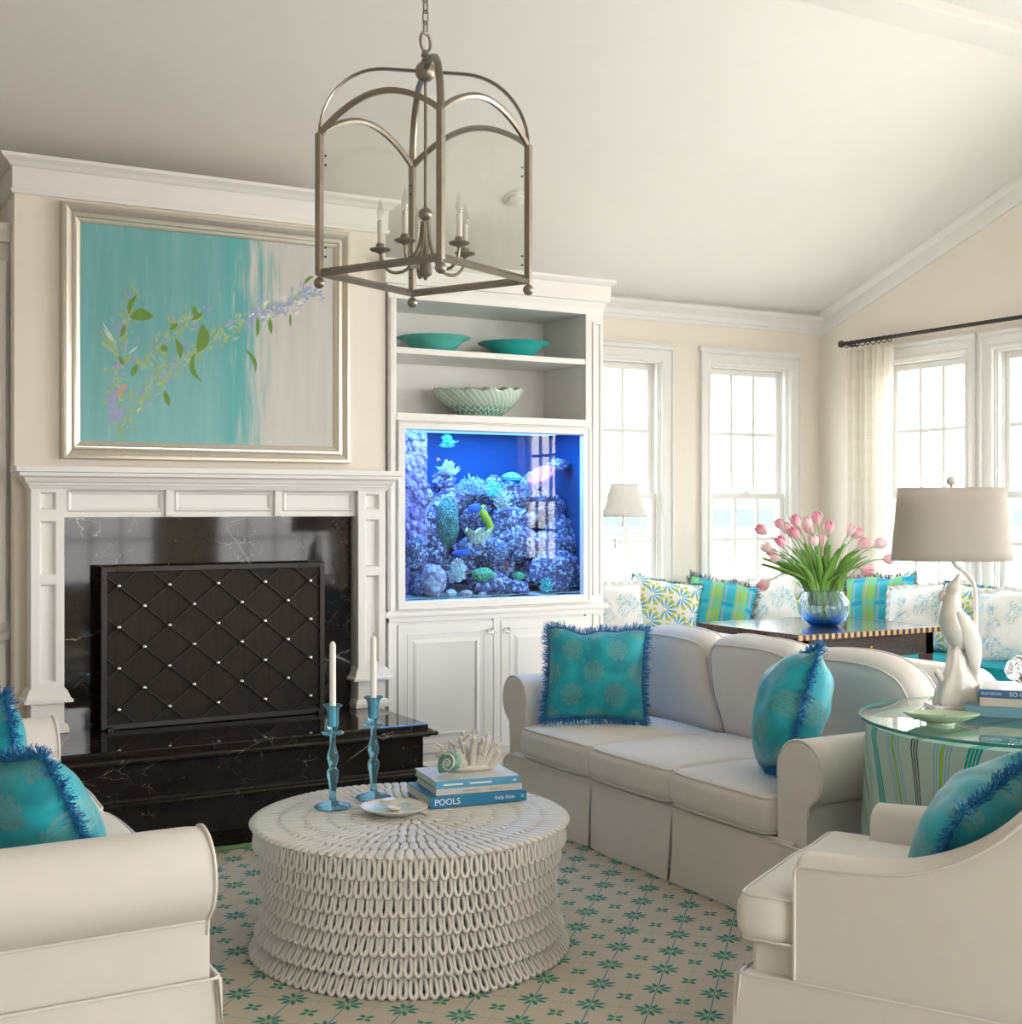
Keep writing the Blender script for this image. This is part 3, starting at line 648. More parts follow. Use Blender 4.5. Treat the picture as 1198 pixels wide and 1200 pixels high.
LBL = dict(rock='white-speckled purple live rock heaped inside the aquarium', greenrock='tall rock furred with green polyps in the aquarium', pinkrock='rounded pink rock on the sand at the aquarium glass', tan='tan lumpy coral beside the crusted aquarium column',
           branch_white='pale bushy branching coral in the aquarium', branch_blue='bright blue branching coral in the aquarium', branch_teal='teal branching coral in the aquarium', plate_teal='teal domed plate coral high in the aquarium', plate_pink='hot pink plate coral high in the aquarium',
           spiky_white='white spiky finger coral low in the aquarium', shell_cream='cream wavy-lipped clam in the middle of the aquarium', dome_green='green dome coral growing on aquarium rock', leaf_green='green leafy coral among aquarium rocks', sponge_yellow='yellow upright sponge in the middle of the aquarium',
           dome_pink='small pink dome coral in the aquarium', starfish_red='small red starfish on an aquarium rock', pebble='small pale round pebble at the aquarium glass', fish_blue='dark blue fish swimming between the aquarium rocks', fish_orange='tiny orange fish high in the aquarium')
CAT = dict(rock='rock', greenrock='rock', pinkrock='rock', tan='coral', pebble='pebble', fish_blue='fish', fish_orange='fish', starfish_red='starfish', shell_cream='clam', sponge_yellow='sponge')
NAM = dict(rock='live_rock', greenrock='mossy_rock', pinkrock='pink_rock', tan='lumpy_coral', pebble='pebble', fish_blue='blue_fish', fish_orange='orange_fish', starfish_red='starfish', shell_cream='clam', sponge_yellow='sponge', plate_teal='plate_coral', plate_pink='plate_coral', spiky_white='finger_coral', dome_green='dome_coral', dome_pink='dome_coral', leaf_green='leaf_coral')
def branchy(c, r, seed, cnt, thick, nose=.5):
    q = random.Random(seed); mb = MB()
    for k in range(cnt):
        a = q.uniform(0, TAU); e = q.uniform(.05, 1.45); d = Vector((math.cos(a)*math.cos(e)*r[0], math.sin(a)*math.cos(e)*r[0]*.7, math.sin(e)*2*r[2]-r[2]*.1))
        base = Vector((c[0], c[1], c[2]-r[2])); l = q.uniform(.7, 1.05); m_ = base+d*(.5*l)+Vector((q.gauss(0, .006), q.gauss(0, .006), q.gauss(0, .004))); e_ = base+d*l
        mb.tube([base+d*.1, m_, e_], [thick, thick*.9, thick*nose], 5)
        for j in range(3):
            s_ = m_+(e_-m_)*q.uniform(0, .8); mb.tube([s_, s_+Vector((q.gauss(0, .012), q.gauss(0, .010), q.uniform(.004, .018)))], [thick*.7, thick*.4], 5)
    return mb
for i, (k, X_, Y_, Z_, a, b_) in enumerate(REEF):
    r = (a, min(a, .10)*.9, b_); c = (X_, Y_, Z_); nm = NAM.get(k, 'branch_coral'); grp = None
    if k == 'rock': mb = blob(c, (a*1.12, min(a, .09), b_*1.12), i); mt = M['reef' if i % 3 else 'reef2']; grp = 'live rocks in the aquarium'
    elif k in ('greenrock', 'pinkrock', 'tan'): mb = blob(c, r, i, .22, 1.8); mt = RC[k]
    elif k.startswith('branch'): mb = branchy(c, r, i, 46, .0055); mt = RC[k.split('_')[1]]; grp = 'branching corals in the aquarium'
    elif k == 'spiky_white': mb = branchy((c[0], c[1], c[2]+.02), r, i, 60, .007, .7); mb.ball((c[0], c[1], c[2]-.01), (a*.6, a*.5, b_*.8), 8, 10); mt = RC['white']
    elif k.startswith('plate'):
        mb = MB(); sl_ = .45 if 'pink' in k else -.05
        def f(u, v, c=c, a=a, b_=b_, sl_=sl_, i=i):
            w_ = math.cos(TAU*v)*a*u*(1+.08*mnoise.noise(Vector((v*9, i, 0)))); h = math.sin(TAU*v)*a*.55*u
            return (c[0]+w_, c[1]+h, c[2]+w_*sl_+h*(.75 if 'pink' in k else .1)+b_*.5*(1-u*u)*(1.6 if 'teal' in k else .5)-b_*.2)
        mb.grid(7, 22, f, wv=True); f2 = f; mb.grid(7, 22, lambda u, v: tuple(Vector(f2(u, v))-Vector((0, 0, .012+.028*(1-u)))), wv=True); mt = RC[k.split('_')[1]]
    elif k == 'shell_cream':
        mb = MB(); mb.grid(10, 40, lambda u, v: (c[0]+a*math.cos(TAU*v)*(.35+.65*u)*(1+.10*u*math.sin(TAU*v*7)), c[1]+a*.6*math.sin(TAU*v)*(.35+.65*u), c[2]-b_+2*b_*u**.8+.012*u*math.sin(TAU*v*7)), wv=True); mt = RC['cream']
    elif k == 'leaf_green': mb = branchy(c, r, i, 14, .012, .5); mt = RC['green']
    elif k == 'sponge_yellow': mb = MB().tube(spline([(X_-.012, Y_, Z_+.085), (X_-.022, Y_, Z_+.05), (X_+.005, Y_, Z_), (X_+.022, Y_, Z_-.04), (X_+.004, Y_, Z_-.085)], 5), [.014+.010*math.sin(PI*t_/20) for t_ in range(21)], 10); mt = RC['yellow']
    elif k == 'starfish_red':
        mb = MB()
        for j in range(5): mb.tube([c, (X_+.018*math.cos(j*TAU/5+.3), Y_-.004, Z_+.03*math.sin(j*TAU/5+.3))], [.008, .003], 6)
        mt = RC['red']
    elif k.startswith('fish'):
        mb = MB().grid(12, 10, lambda u, v: (X_+a*(2*u-1), Y_+a*.16*math.sin(PI*min(1, u*1.15+.02))*math.cos(TAU*v), Z_+b_*math.sin(PI*min(1, u*1.15+.02))**.7*math.sin(TAU*v)), wv=True, capu=True)
        mb.add([(X_+a*.8, Y_, Z_), (X_+a*1.25, Y_, Z_+b_*.8), (X_+a*1.1, Y_+.003, Z_), (X_+a*1.25, Y_, Z_-b_*.8), (X_-a*.3, Y_, Z_+b_*.9), (X_+a*.2, Y_, Z_+b_*1.4), (X_+a*.5, Y_, Z_+b_*.7)], [(0, 1, 2), (0, 2, 3), (4, 5, 6)]); mt = RC['fb' if 'blue' in k else 'fo']; grp = 'blue fish in the aquarium' if 'blue' in k else None
    elif k == 'pebble': mb = blob(c, r, i, .1); mt = RC['white']; grp = 'pebbles at the aquarium glass'
    else: mb = blob(c, (a, a*.8, b_), i, .16, 3); mt = RC['green' if 'green' in k else 'dpink']; grp = k.split('_')[1]+' dome corals in the aquarium'
    tag(mb.build(nm, mt, smooth=70), LBL[k], CAT.get(k, 'coral'), grp)
# ---- bowls on the shelves
M['aqua_glass'] = plain('frosted_aqua_glass', (.02, .46, .42), .25, spec=.6, var=.12, scale=12)
M['aqua_glass2'] = plain('milky_aqua_glass', (.10, .50, .43), .3, spec=.6, var=.1, scale=12)
pr_ = [(.0, 0), (.095, 0), (.10, .004), (.115, .02), (.15, .058), (.165, .07), (.200, .084), (.204, .088), (.198, .09), (.160, .077), (.14, .058), (.10, .012), (.0, .01)]
tag(MB().lathe(pr_, 48).build('glass_bowl', M['aqua_glass2'], smooth=40, loc=(3.150, 6.42, 2.289)), 'milky pale aqua wide-rimmed bowl on the top bookcase shelf', 'bowl')
tag(MB().lathe(pr_, 48).build('glass_bowl', M['aqua_glass'], smooth=40, loc=(3.650, 6.42, 2.289)), 'deep turquoise wide-rimmed bowl on the top bookcase shelf', 'bowl')
n = NT('green_swirl_glass', .15, spec=.7); x, y, z = n.coords(); th = n.math('ARCTAN2', y, x); rr_ = (x*x+y*y).sqrt()
wv = n.noise(14, 3); band = ((th*40+z*160+wv*4).sin()*.5+.5); band2 = ((z*210+(th*26).sin()*1.8+wv*4).sin()*.5+.5)
n.color(n.mix(n.ramp(band2, .45, .75)*n.ramp(z, .10, .03), n.mix(n.ramp(band, .35, .75), (.62, .66, .56), (.36, .55, .47)), (.05, .30, .24))); M['swirl'] = n.m
def scal(p, a, z):
    k = 1+ (z/.15)**2*(.025*math.sin(a*14)); return (p[0]*k, p[1]*k*.8, z*(1+.12*math.sin(a*1.0+.6)*(z/.15))+ (z/.15)**3*.005*math.sin(a*14))
pr_ = [(0, 0), (.10, 0), (.12, .01), (.175, .05), (.225, .095), (.252, .135), (.258, .165), (.252, .168), (.24, .137), (.212, .1), (.165, .057), (.11, .02), (0, .014)]
tag(MB().lathe(pr_, 84, fn=scal).build('art_glass_bowl', M['swirl'], smooth=50, loc=(3.437, 6.43, 1.9485)), 'green and white swirled scalloped glass bowl above the aquarium', 'bowl')
# ---- smoke detector on the sloped ceiling
zc = 2.9+SL*(7.5-6.55)
sm = thing('smoke_detector', 'round white smoke detector on the sloped ceiling', 'smoke detector', (3.74, 6.55, zc), (rad(180)-math.atan(SL), 0, 0))
MB().lathe([(.075, -.004), (.078, .006), (.07, .014), (.0, .016)], 28).build('base', M['trim'], sm, smooth=40)
MB().lathe([(.055, .012), (.055, .028), (.045, .036), (.0, .038)], 28).build('cover', M['trim'], sm, smooth=40)

# ================================================================== lantern
LC = Vector((1.905, 3.945, 0)); LZ0, LZ1 = 2.218, 2.678; LH = .2475
la = thing('lantern', 'square pewter hanging lantern with arched top and glass panes', 'lantern', (LC.x, LC.y, LZ0), rad(-18.1+45))
PE = M['pewter']; h = LZ1-LZ0; bw = .011
cor = [(-LH, -LH), (LH, -LH), (LH, LH), (-LH, LH)]
for x_, y_ in cor:
    p = MB().bx(x_-bw, x_+bw, y_-bw, y_+bw, 0, h+.004).build('corner_post', PE, la, bevel=.003)
    MB().lathe([(.006, .0), (.006, -.006), (.014, -.012), (.0185, -.022), (.0185, -.028), (.014, -.038), (.004, -.043)], 16, (x_, y_, 0)).build('finial', PE, p, smooth=50)
for i in range(4):
    a, b_ = Vector((*cor[i], 0)), Vector((*cor[(i+1) % 4], 0)); d = (b_-a).normalized(); nrm = Vector((d.y, -d.x, 0))
    mb = MB(); mb.tube([a+Vector((0, 0, .008)), b_+Vector((0, 0, .008))], [(.013, .010)]*2, 4, flat=(0, 0, 1)); mb.build('bottom_rail', PE, la)
    pts = [a.lerp(b_, t/20)+Vector((0, 0, h+.098*math.sin(PI*t/20)**.85)) for t in range(21)]
    MB().tube(pts, .0105, 6, flat=nrm).build('arch', PE, la, smooth=30)
    gp = [(0, .015)]+[(2*LH, .015)]+[(2*LH*(1-t/20), h+.098*math.sin(PI*t/20)**.85-.006) for t in range(21)]
    MB().prism(gp, lambda s_, z_: tuple(a+d*s_+nrm*-.001+Vector((0, 0, z_))), lambda s_, z_: tuple(a+d*s_-nrm*.004+Vector((0, 0, z_)))).build('glass_pane', glassy('lantern_glass', (.975, .98, .97), 1.2) if i == 0 else D.materials['lantern_glass'], la)
    for zz in (.06, .09, .36, .39): MB().ball(tuple(a+d*.02-nrm*.008+Vector((0, 0, zz))), .004, 5, 8).build('clip', M['iron'], la)
zt = 2.908-LZ0
for x_, y_ in cor:
    c0 = Vector((x_, y_, h)); cen = Vector((0, 0, zt)); hd = Vector((-x_, -y_, 0)); R_ = hd.length; hd.normalize()
    pts = [c0]+[c0+hd*(R_*.62*(1-math.cos(PI/2*t/12)))+Vector((0, 0, (zt-h)*math.sin(PI/2*t/12))) for t in range(1, 13)]+[cen-hd*.02]
    MB().tube(pts, [(.012, .005)]*len(pts), 6, flat=tuple(Vector((0, 0, 1)).cross(hd))).build('strap', PE, la, smooth=30)
MB().ball((0, 0, zt), .035, 12, 20).build('hub_ball', PE, la, smooth=60)
MB().lathe([(.006, .03), (.014, .035), (.010, .045), (.016, .052), (.012, .06), (.012, .068), (.004, .072)], 16, (0, 0, zt)).build('hub_neck', PE, la, smooth=40)
MB().tube([(.027*math.sin(TAU*t/20), 0, zt+.098+.032*math.cos(TAU*t/20)) for t in range(20)], .005, 8, closed=True).build('loop_ring', PE, la, smooth=50)
chz = zt+.145; k = 0; lnk = None
while LZ0+chz < 3.66:
    pts = []
    for t in range(16):
        a = TAU*t/16; pts.append((.010*math.cos(a), 0, .013*(1 if math.sin(a) > 0 else -1)*(abs(math.sin(a)) > .01)+.010*math.sin(a)))
    if lnk is None: lnk = MB().tube(pts, .0028, 6, closed=True).build('chain_link', PE, la, smooth=50, loc=(0, 0, chz), rot=(0, 0, 0))
    else: inst(lnk, loc=(0, 0, chz), rot=(0, 0, (k % 2)*PI/2))
    chz += .036; k += 1
zcl = ZR-SL*(RIDGE-LC.y)-LZ0
MB().lathe([(.065, zcl+.02), (.065, zcl-.02), (.05, zcl-.035), (.012, zcl-.045), (.006, zcl-.07)], 24).build('ceiling_canopy', PE, la, smooth=40)
MB().tube([(.004, .002, zt+.06), (-.003, 0, zcl-.03)], .002, 6).build('cord', M['trim'], la)
MB().tube([(0, 0, zt-.02), (0, 0, .215)], .0055, 10).build('centre_rod', PE, la, smooth=60)
MB().ball((0, 0, .215), (.024, .024, .022), 10, 16).build('node_ball', PE, la, smooth=60)
MB().lathe([(.010, .195), (.016, .19), (.012, .18), (.02, .03), (.022, .015), (.008, .004), (.004, -.004)], 14).build('stem', PE, la, smooth=40)
M['bulb'] = glassy('bulb_glass', (.90, .90, .88), 3.5)
HD0 = rad(160)-rad(-18.1+45)                       # first arm swings towards the room side
for k in range(5):
    # headings measured from the view axis, spaced by 72 degrees
    a = rad(90-29.5)+PI+rad(-22)+k*TAU/5-rad(26.9)
    dx_, dy_ = math.cos(a), math.sin(a); R_ = .152
    pts = spline([(dx_*.012, dy_*.012, .19), (dx_*.02, dy_*.02, .12), (dx_*.055, dy_*.055, .04), (dx_*.105, dy_*.105, .022), (dx_*.142, dy_*.142, .048), (dx_*R_, dy_*R_, .092)], 6)
    arm = MB().tube(pts, .0055, 8).build('arm', PE, la, smooth=50)
    c = (dx_*R_, dy_*R_, .09)
    MB().lathe([(.006, -.006), (.012, 0), (.03, .004), (.036, .010), (.034, .013), (.014, .010), (.016, .014), (.014, .028), (.012, .030), (.0, .03)], 18, c).build('drip_pan', PE, arm, smooth=40)
    MB().lathe([(.0095, .028), (.0095, .105), (.004, .108)], 12, c).build('candle_sleeve', M['wax'], arm, smooth=40)
    MB().lathe([(.006, .106), (.011, .122), (.0125, .135), (.009, .152), (.004, .168), (.001, .18)], 12, c).build('bulb', M['bulb'], arm, smooth=60)

# ================================================================== upholstery
def axis_pts(h, r, n): return [-h, -h+.12*r, -h+.35*r, -h+.7*r]+[-h+r+(2*h-2*r)*i/n for i in range(n+1)]+[h-.7*r, h-.35*r, h-.12*r, h]
def rbox(h, r, n=6, fn=None, mb=None):
    mb = mb or MB(); ax = [axis_pts(h[i], r, n) for i in range(3)]
    def rnd(p):
        q = [max(-h[i]+r, min(h[i]-r, p[i])) for i in range(3)]; d = Vector((p[0]-q[0], p[1]-q[1], p[2]-q[2]))
        if d.length > 1e-9: d = d.normalized()*r
        v = (q[0]+d.x, q[1]+d.y, q[2]+d.z)
        return fn(v) if fn else v
    for i in range(3):
        j, k = (i+1) % 3, (i+2) % 3
        for s_ in (-1, 1):
            A_, B_ = ax[j], ax[k]
            def g(u, v):
                p = [0, 0, 0]; p[i] = s_*h[i]; p[j] = A_[int(round(u*(len(A_)-1)))]; p[k] = B_[int(round(v*(len(B_)-1)))]; return rnd(p)
            mb.grid(len(A_), len(B_), g)
    return mb
def weld(o, d=.0005):
    bm = bmesh.new(); bm.from_mesh(o.data); bmesh.ops.remove_doubles(bm, verts=bm.verts, dist=d); bmesh.ops.recalc_face_normals(bm, faces=bm.faces); bm.to_mesh(o.data); bm.free()
    o.data.polygons.foreach_set('use_smooth', [True]*len(o.data.polygons)); return o
def rrect(hx, hy, r, n=5):
    out = []
    for cx, cy, a0 in ((hx-r, hy-r, 0), (-hx+r, hy-r, 90), (-hx+r, -hy+r, 180), (hx-r, -hy+r, 270)):
        out += arc(cx, cy, r, a0, a0+90, n)
    # subdivide long sides
    res = []
    for i in range(len(out)):
        a, b = out[i], out[(i+1) % len(out)]; L_ = math.hypot(b[0]-a[0], b[1]-a[1]); m = max(1, int(L_/.06))
        for k in range(m): res.append((a[0]+(b[0]-a[0])*k/m, a[1]+(b[1]-a[1])*k/m))
    return res
def cushion(name, parent, hx, hy, hz, loc, rot=(0,0,0), puff=.03, r=.045, seed=0, edge_puff=.008, shape=None):
    def fn(v):
        x, y, z = v; kx, ky = 1-(x/hx)**2, 1-(y/hy)**2
        kx, ky = max(kx, 0), max(ky, 0)
        z2 = z+(puff*(kx*ky)**.6*(1 if z > 0 else -.4))*(abs(z)/hz)
        kz = max(0, 1-(z/hz)**2)
        x2 = x*(1+edge_puff*kz/hx); y2 = y*(1+edge_puff*kz/hy)
        w_ = .004*mnoise.noise(Vector((x*6+seed*3, y*6, z*6+seed)))
        p = (x2+w_, y2+w_, z2+w_*1.2)
        return shape(p) if shape else p
    o = weld(rbox((hx, hy, hz), r, 9, fn).build(name, M['linen'], parent, loc=loc, rot=rot))
    for zs in (1, -1):
        pts = [fn((x*.992, y*.992, zs*(hz-r*.22))) for x, y in rrect(hx-.004, hy-.004, r)]
        MB().tube(pts, .0042, 6, closed=True).build('piping', M['piping'], o, smooth=60)
    return o
def make_sofa(label, loc, rz, roots=None):
    s = thing('slipcovered_sofa', label, 'sofa', loc, rz)
    LN = M['linen']; WI = .87                      # half inner width
    MB().bx(-.46, .50, -WI-.10, WI+.10, .05, .305).build('base', LN, s, bevel=.01)
    cw = 2*WI/3
    for i in range(3):
        def shp(p): return (p[0]+(.018 if p[0] > 0 else 0)*(1-(p[1]/.3)**2), p[1], p[2])
        cushion('seat_cushion', s, .355, cw/2-.002, .068, (.163, -WI+cw*(i+.5), .375), puff=.028, r=.035, seed=i, shape=shp)
    # back frame: rounded-shouldered panel
    poly = [(-1.0, .28)]+arc(-.86, .70, .14, 180, 90, 6)+arc(.86, .70, .14, 90, 0, 6)+[(1.0, .28)]
    MB().prism(poly, lambda y, z: (-.50-.10*(z-.3), y, z), lambda y, z: (-.33-.10*(z-.3), y, z)).build('back_frame', LN, s, bevel=.03, smooth=50, seg=4)
    for i in range(3):
        yo = (i-1)*cw; side = i-1
        def shp(p, side=side):
            x, y, z = p                               # local: x=height (up), y=width, z=thickness (front)
            if x > 0: y = y*(1-.07*(x/.25)**2)
            z = z*(1-.38*max(0, x/.25)**1.5)           # thinner at the top
            x = x-.025*(abs(y)/.29)**3*(1 if x > 0 else 0)
            if side and x > -.05: x -= .05*max(0, (side*y-.10)/.19)**2
            return (x, y, z)
        o = cushion('back_cushion', s, .235, cw/2+(.02 if side else -.004), .105, (-.215-.02, yo+side*.022, .655), (0, rad(-72), 0), puff=.045, r=.055, seed=10+i, edge_puff=.012, shape=shp)
    # rolled arms
    prof = [(.875, .10), (.875, .52)]+[(p[0], p[1]) for p in arc(.988, .548, .113, 180, -52, 22)]+[(1.035, .44), (1.03, .40), (1.03, .10)]
    for sd in (-1, 1):
        a = MB(); XS = (-.49, -.35, -.15, .1, .3, .44, .475, .485)
        sc_ = (1, 1, 1, 1, 1, 1, .985, .95); n_ = len(prof); vs = []
        for xx, k_ in zip(XS, sc_):
            for (yy, zz) in prof:
                cy, cz = .965, .45; vs.append((xx, sd*(cy+(yy-cy)*k_), cz+(zz-cz)*(k_ if zz > .2 else 1)))
        fs = [(i*n_+k, i*n_+(k+1) % n_, (i+1)*n_+(k+1) % n_, (i+1)*n_+k) for i in range(len(XS)-1) for k in range(n_)]+[tuple(range(n_))[::-1], tuple((len(XS)-1)*n_+k for k in range(n_))]
        am = a.add(vs, fs).build('arm', LN, s, smooth=40)
        pts = [(.479, sd*(.965+(y-.965)*.995), .45+(z-.45)*.995 if z > .2 else z) for y, z in prof if z > .29]
        MB().tube(pts, .005, 6).build('piping', M['piping'], am, smooth=60)
        MB().tube([(-.48, sd*1.040, .438), (.47, sd*1.040, .438)], .004, 6).build('seam_welt', M['piping'], am)
    # skirt: panels with box-pleat breaks
    def panel(p0, p1, out, bow=0, nme='skirt_panel'):
        P0, P1 = Vector(p0), Vector(p1); O = Vector(out); mb = MB(); nn_ = 14
        def f(u, v, off):
            q = P0.lerp(P1, u); w_ = .006*math.sin(u*PI*3+P0.y*5)*(1-v)+bow*math.sin(PI*u)*(1-.3*v)
            return (q.x+O.x*(off+w_+.018*(1-v)), q.y+O.y*(off+w_+.018*(1-v)), .011+(.292-.011)*v)
        mb.grid(nn_, 6, lambda u, v: f(u, v, .008)); mb.grid(nn_, 6, lambda u, v: f(u, v, 0))
        o = mb.build(nme, LN, s, smooth=50); return o
    ys = [-1.045, -WI+cw, WI-cw, 1.045]
    for i in range(3): panel((.492, ys[i]+(.009 if i else -.012), 0), (.492, ys[i+1]-(.009 if i < 2 else -.012), 0), (1, 0, 0), bow=.010)
    for yy in ys[1:3]: MB().bx(.47, .497, yy-.02, yy+.02, .011, .285).build('pleat_inset', LN, s)
    for sd in (-1, 1): panel((-.515, sd*1.035, 0), (.512, sd*1.035, 0), (0, sd, 0))
    panel((-.505, -1.04, 0), (-.505, 1.04, 0), (-1, 0, 0))
    MB().tube([(x_, y_, .293) for x_, y_ in rrect(.508, 1.046, .025)], .0045, 6, closed=True).build('skirt_welt', M['piping'], s)
    return s
sofa_r = make_sofa('white slipcovered three-seat sofa standing with its back to the tulip table', (3.56, 4.42, 0), PI)
sofa_l = copy_tree(sofa_r); sofa_l.location = (.47, 4.235, 0); sofa_l.rotation_euler = (0, 0, 0)
sofa_l['label'] = 'white slipcovered sofa with rolled arm facing the coffee table beside the marble hearth'

# ------------------------------------------------------------------ slope-arm armchair
fw = Vector((-.479, .878, 0)); ac = Vector((2.527, 2.882, 0))-fw*.40
ch_ = thing('slope_arm_chair', 'white slipcovered armchair with sloping arms beside the striped cloth table', 'armchair', (ac.x, ac.y, 0), math.atan2(fw.y, fw.x))
LN = M['linen']
def shp(p):        # T-shaped seat: ears in front of the arms
    x, y, z = p
    k = max(0, min(1, (x-.19)/.05)); return (x, y*(.78+.22*k), z)
cushion('seat_cushion', ch_, .40, .378, .064, (-.008, 0, .396), puff=.03, r=.035, seed=31, shape=shp)
MB().bx(-.50, .36, -.35, .35, .05, .335).build('base', LN, ch_, bevel=.012)
armtop = [(.235, .562), (.222, .574), (.19, .576), (.05, .583), (-.06, .598), (-.17, .640), (-.26, .70), (-.35, .79), (-.43, .87), (-.52, .915)]
armtop_s = [tuple(p) for p in spline([(a, b, 0) for a, b in armtop], 5)]
for sd in (-1, 1):
    mb = MB(); yo, yi = .375, .275; rowsN = len(armtop_s); vs = []
    ring = [(yi, 0), (yi, .92)]+[(.5*(yo+yi)+.5*(yo-yi)*math.cos(rad(a)), 1+.0*a, math.sin(rad(a))) for a in (180, 150, 120, 90, 60, 30, 0)]+[(yo, .92), (yo, 0)]
    for x_, z_, _ in armtop_s:
        zb = .24
        for q in ring:
            if len(q) == 2: vs.append((x_, sd*q[0], zb+(z_-.04-zb)*q[1]))
            else: vs.append((x_, sd*q[0], z_-.04+.04*q[2]))
    m_ = len(ring); fs = [(i*m_+k, i*m_+(k+1) % m_, (i+1)*m_+(k+1) % m_, (i+1)*m_+k) for i in range(rowsN-1) for k in range(m_)]+[tuple(range(m_))[::-1], tuple((rowsN-1)*m_+k for k in range(m_))]
    a_ = mb.add(vs, fs).build('arm', LN, ch_, smooth=45)
    MB().tube([(x_, sd*(yo+.001), z_-.03) for x_, z_, _ in armtop_s], .0045, 6).build('piping', M['piping'], a_, smooth=60)
    MB().tube([(.236, sd*yo, .53), (.236, sd*yo, .255)], .0045, 6).build('piping', M['piping'], a_)
bpoly = [(-.375, .25), (-.375, .84)]+arc(-.315, .86, .06, 180, 90, 5)+arc(.315, .86, .06, 90, 0, 5)+[(.375, .25)]
MB().prism(bpoly, lambda y, z: (-.54-.06*(z-.25), y, z), lambda y, z: (-.43-.10*(z-.25), y, z)).build('back', LN, ch_, smooth=45, bevel=.02, seg=3)
cushion('back_cushion', ch_, .20, .27, .05, (-.425, 0, .66), (0, rad(-80), 0), puff=.05, r=.045, seed=41)
for p0, p1, o in (((.375, -.397), (.375, .397), (1, 0)), ((-.57, -.38), (.394, -.38), (0, -1)), ((-.57, .38), (.394, .38), (0, 1)), ((-.56, -.38), (-.56, .38), (-1, 0))):
    P0, P1 = Vector((*p0, 0)), Vector((*p1, 0)); O = Vector((*o, 0)); mb = MB()
    def f(u, v, off):
        q = P0.lerp(P1, u)+O*(off+.02*(1-v)+.004*math.sin(u*9)*(1-v)); return (q.x, q.y, .011+(.25-.011)*v)
    mb.grid(14, 6, lambda u, v: f(u, v, .006)); mb.grid(14, 6, lambda u, v: f(u, v, 0)); mb.build('skirt_panel', LN, ch_, smooth=50)
MB().tube([(x_-.09, y_, .251) for x_, y_ in rrect(.472, .386, .02)], .0045, 6, closed=True).build('skirt_welt', M['piping'], ch_)
MB().bx(-.555, .372, -.377, .377, .23, .252).build('skirt_rail', LN, ch_)

# ------------------------------------------------------------------ throw pillows
def damask(name, base1, base2, pat, period, rad_, seed=0):
    n = NT(name, .55, spec=.35); x, y, z = n.coords(); x = x+seed*.07
    s45 = .7071; P = period
    def med(ox, oz):
        a, b = x.near(P, ox), z.near(P, oz); r = (a*a+b*b).sqrt(); th = n.math('ARCTAN2', a, b)
        lob = rad_*(1+.10*1)+((th*8).sin())*rad_*.10
        fil = ((th*8).sin()*(r*(2*PI/(rad_*.42))).sin()); fil2 = n.voro(110, 'DISTANCE_TO_EDGE')
        return (r < lob)*((n.ramp(fil, -.35, .25)*.75+n.ramp(fil2, .10, .02)*.5).min(1))
    m = (med(0, 0)+med(P/2, P/2)).min(1)*.5
    mottle = n.noise(5, 3, dist=1.2); b_ = n.mix(n.ramp(mottle, .35, .7), base1, base2)  # noise mottles the cloth between its two base colours at random
    n.color(n.mix(m, b_, pat)); n.bump(n.noise(12, 3), .25, .01); n.p.inputs['Sheen Weight'].default_value = .3; return n.m
TQ = damask('turquoise_damask', (.005, .29, .36), (.015, .47, .54), (.27, .31, .24), .205, .046)
def pillow_mesh(hw, hh, t, seed, pinch=.07, nn=26):
    mb = MB()
    def side(sg):
        def f(u, v):
            a, b = 2*u-1, 2*v-1
            x = a*hw*(1-pinch*(1-b*b)*0-.0) ; z = b*hh
            ox = 1-pinch*(1-abs(b)**2.0)*abs(a)**3; oz = 1-pinch*(1-abs(a)**2.0)*abs(b)**3
            x, z = a*hw*ox, b*hh*oz
            k = max(0, 1-abs(a)**2.6)**.62*max(0, 1-abs(b)**2.6)**.62
            w_ = mnoise.noise(Vector((a*1.6+seed*2.1, b*1.6, sg+seed)))*.20+mnoise.noise(Vector((a*4+seed, b*4, sg*2)))*.06
            return (x, sg*t*k*(1+w_), z+.012*mnoise.noise(Vector((a*2, seed, 3)))*(b+1))
        return f
    mb.grid(nn, nn, side(-1)); mb.grid(nn, nn, side(1)); return mb
def rim(hw, hh, pinch, seed, n_=240):
    out = []
    for i in range(n_):
        t = i/n_*4; k = int(t); f_ = t-k; a, b = ((2*f_-1, -1), (1, 2*f_-1), (1-2*f_, 1), (-1, 1-2*f_))[k]
        ox = 1-pinch*(1-abs(b)**2)*abs(a)**3; oz = 1-pinch*(1-abs(a)**2)*abs(b)**3
        out.append((Vector((a*hw*ox, 0, b*hh*oz+.012*mnoise.noise(Vector((a*2, seed, 3)))*(b+1))), Vector((a**3, 0, b**3)).normalized()))
    return out
def basis(loc, heading, tilt, roll=0):
    """front face (-y local) turned to 'heading' degrees, leaning back by tilt"""
    return Matrix.Translation(loc) @ Matrix.Rotation(rad(heading+90), 4, 'Z') @ Matrix.Rotation(rad(-tilt), 4, 'X') @ Matrix.Rotation(rad(roll), 4, 'Y')
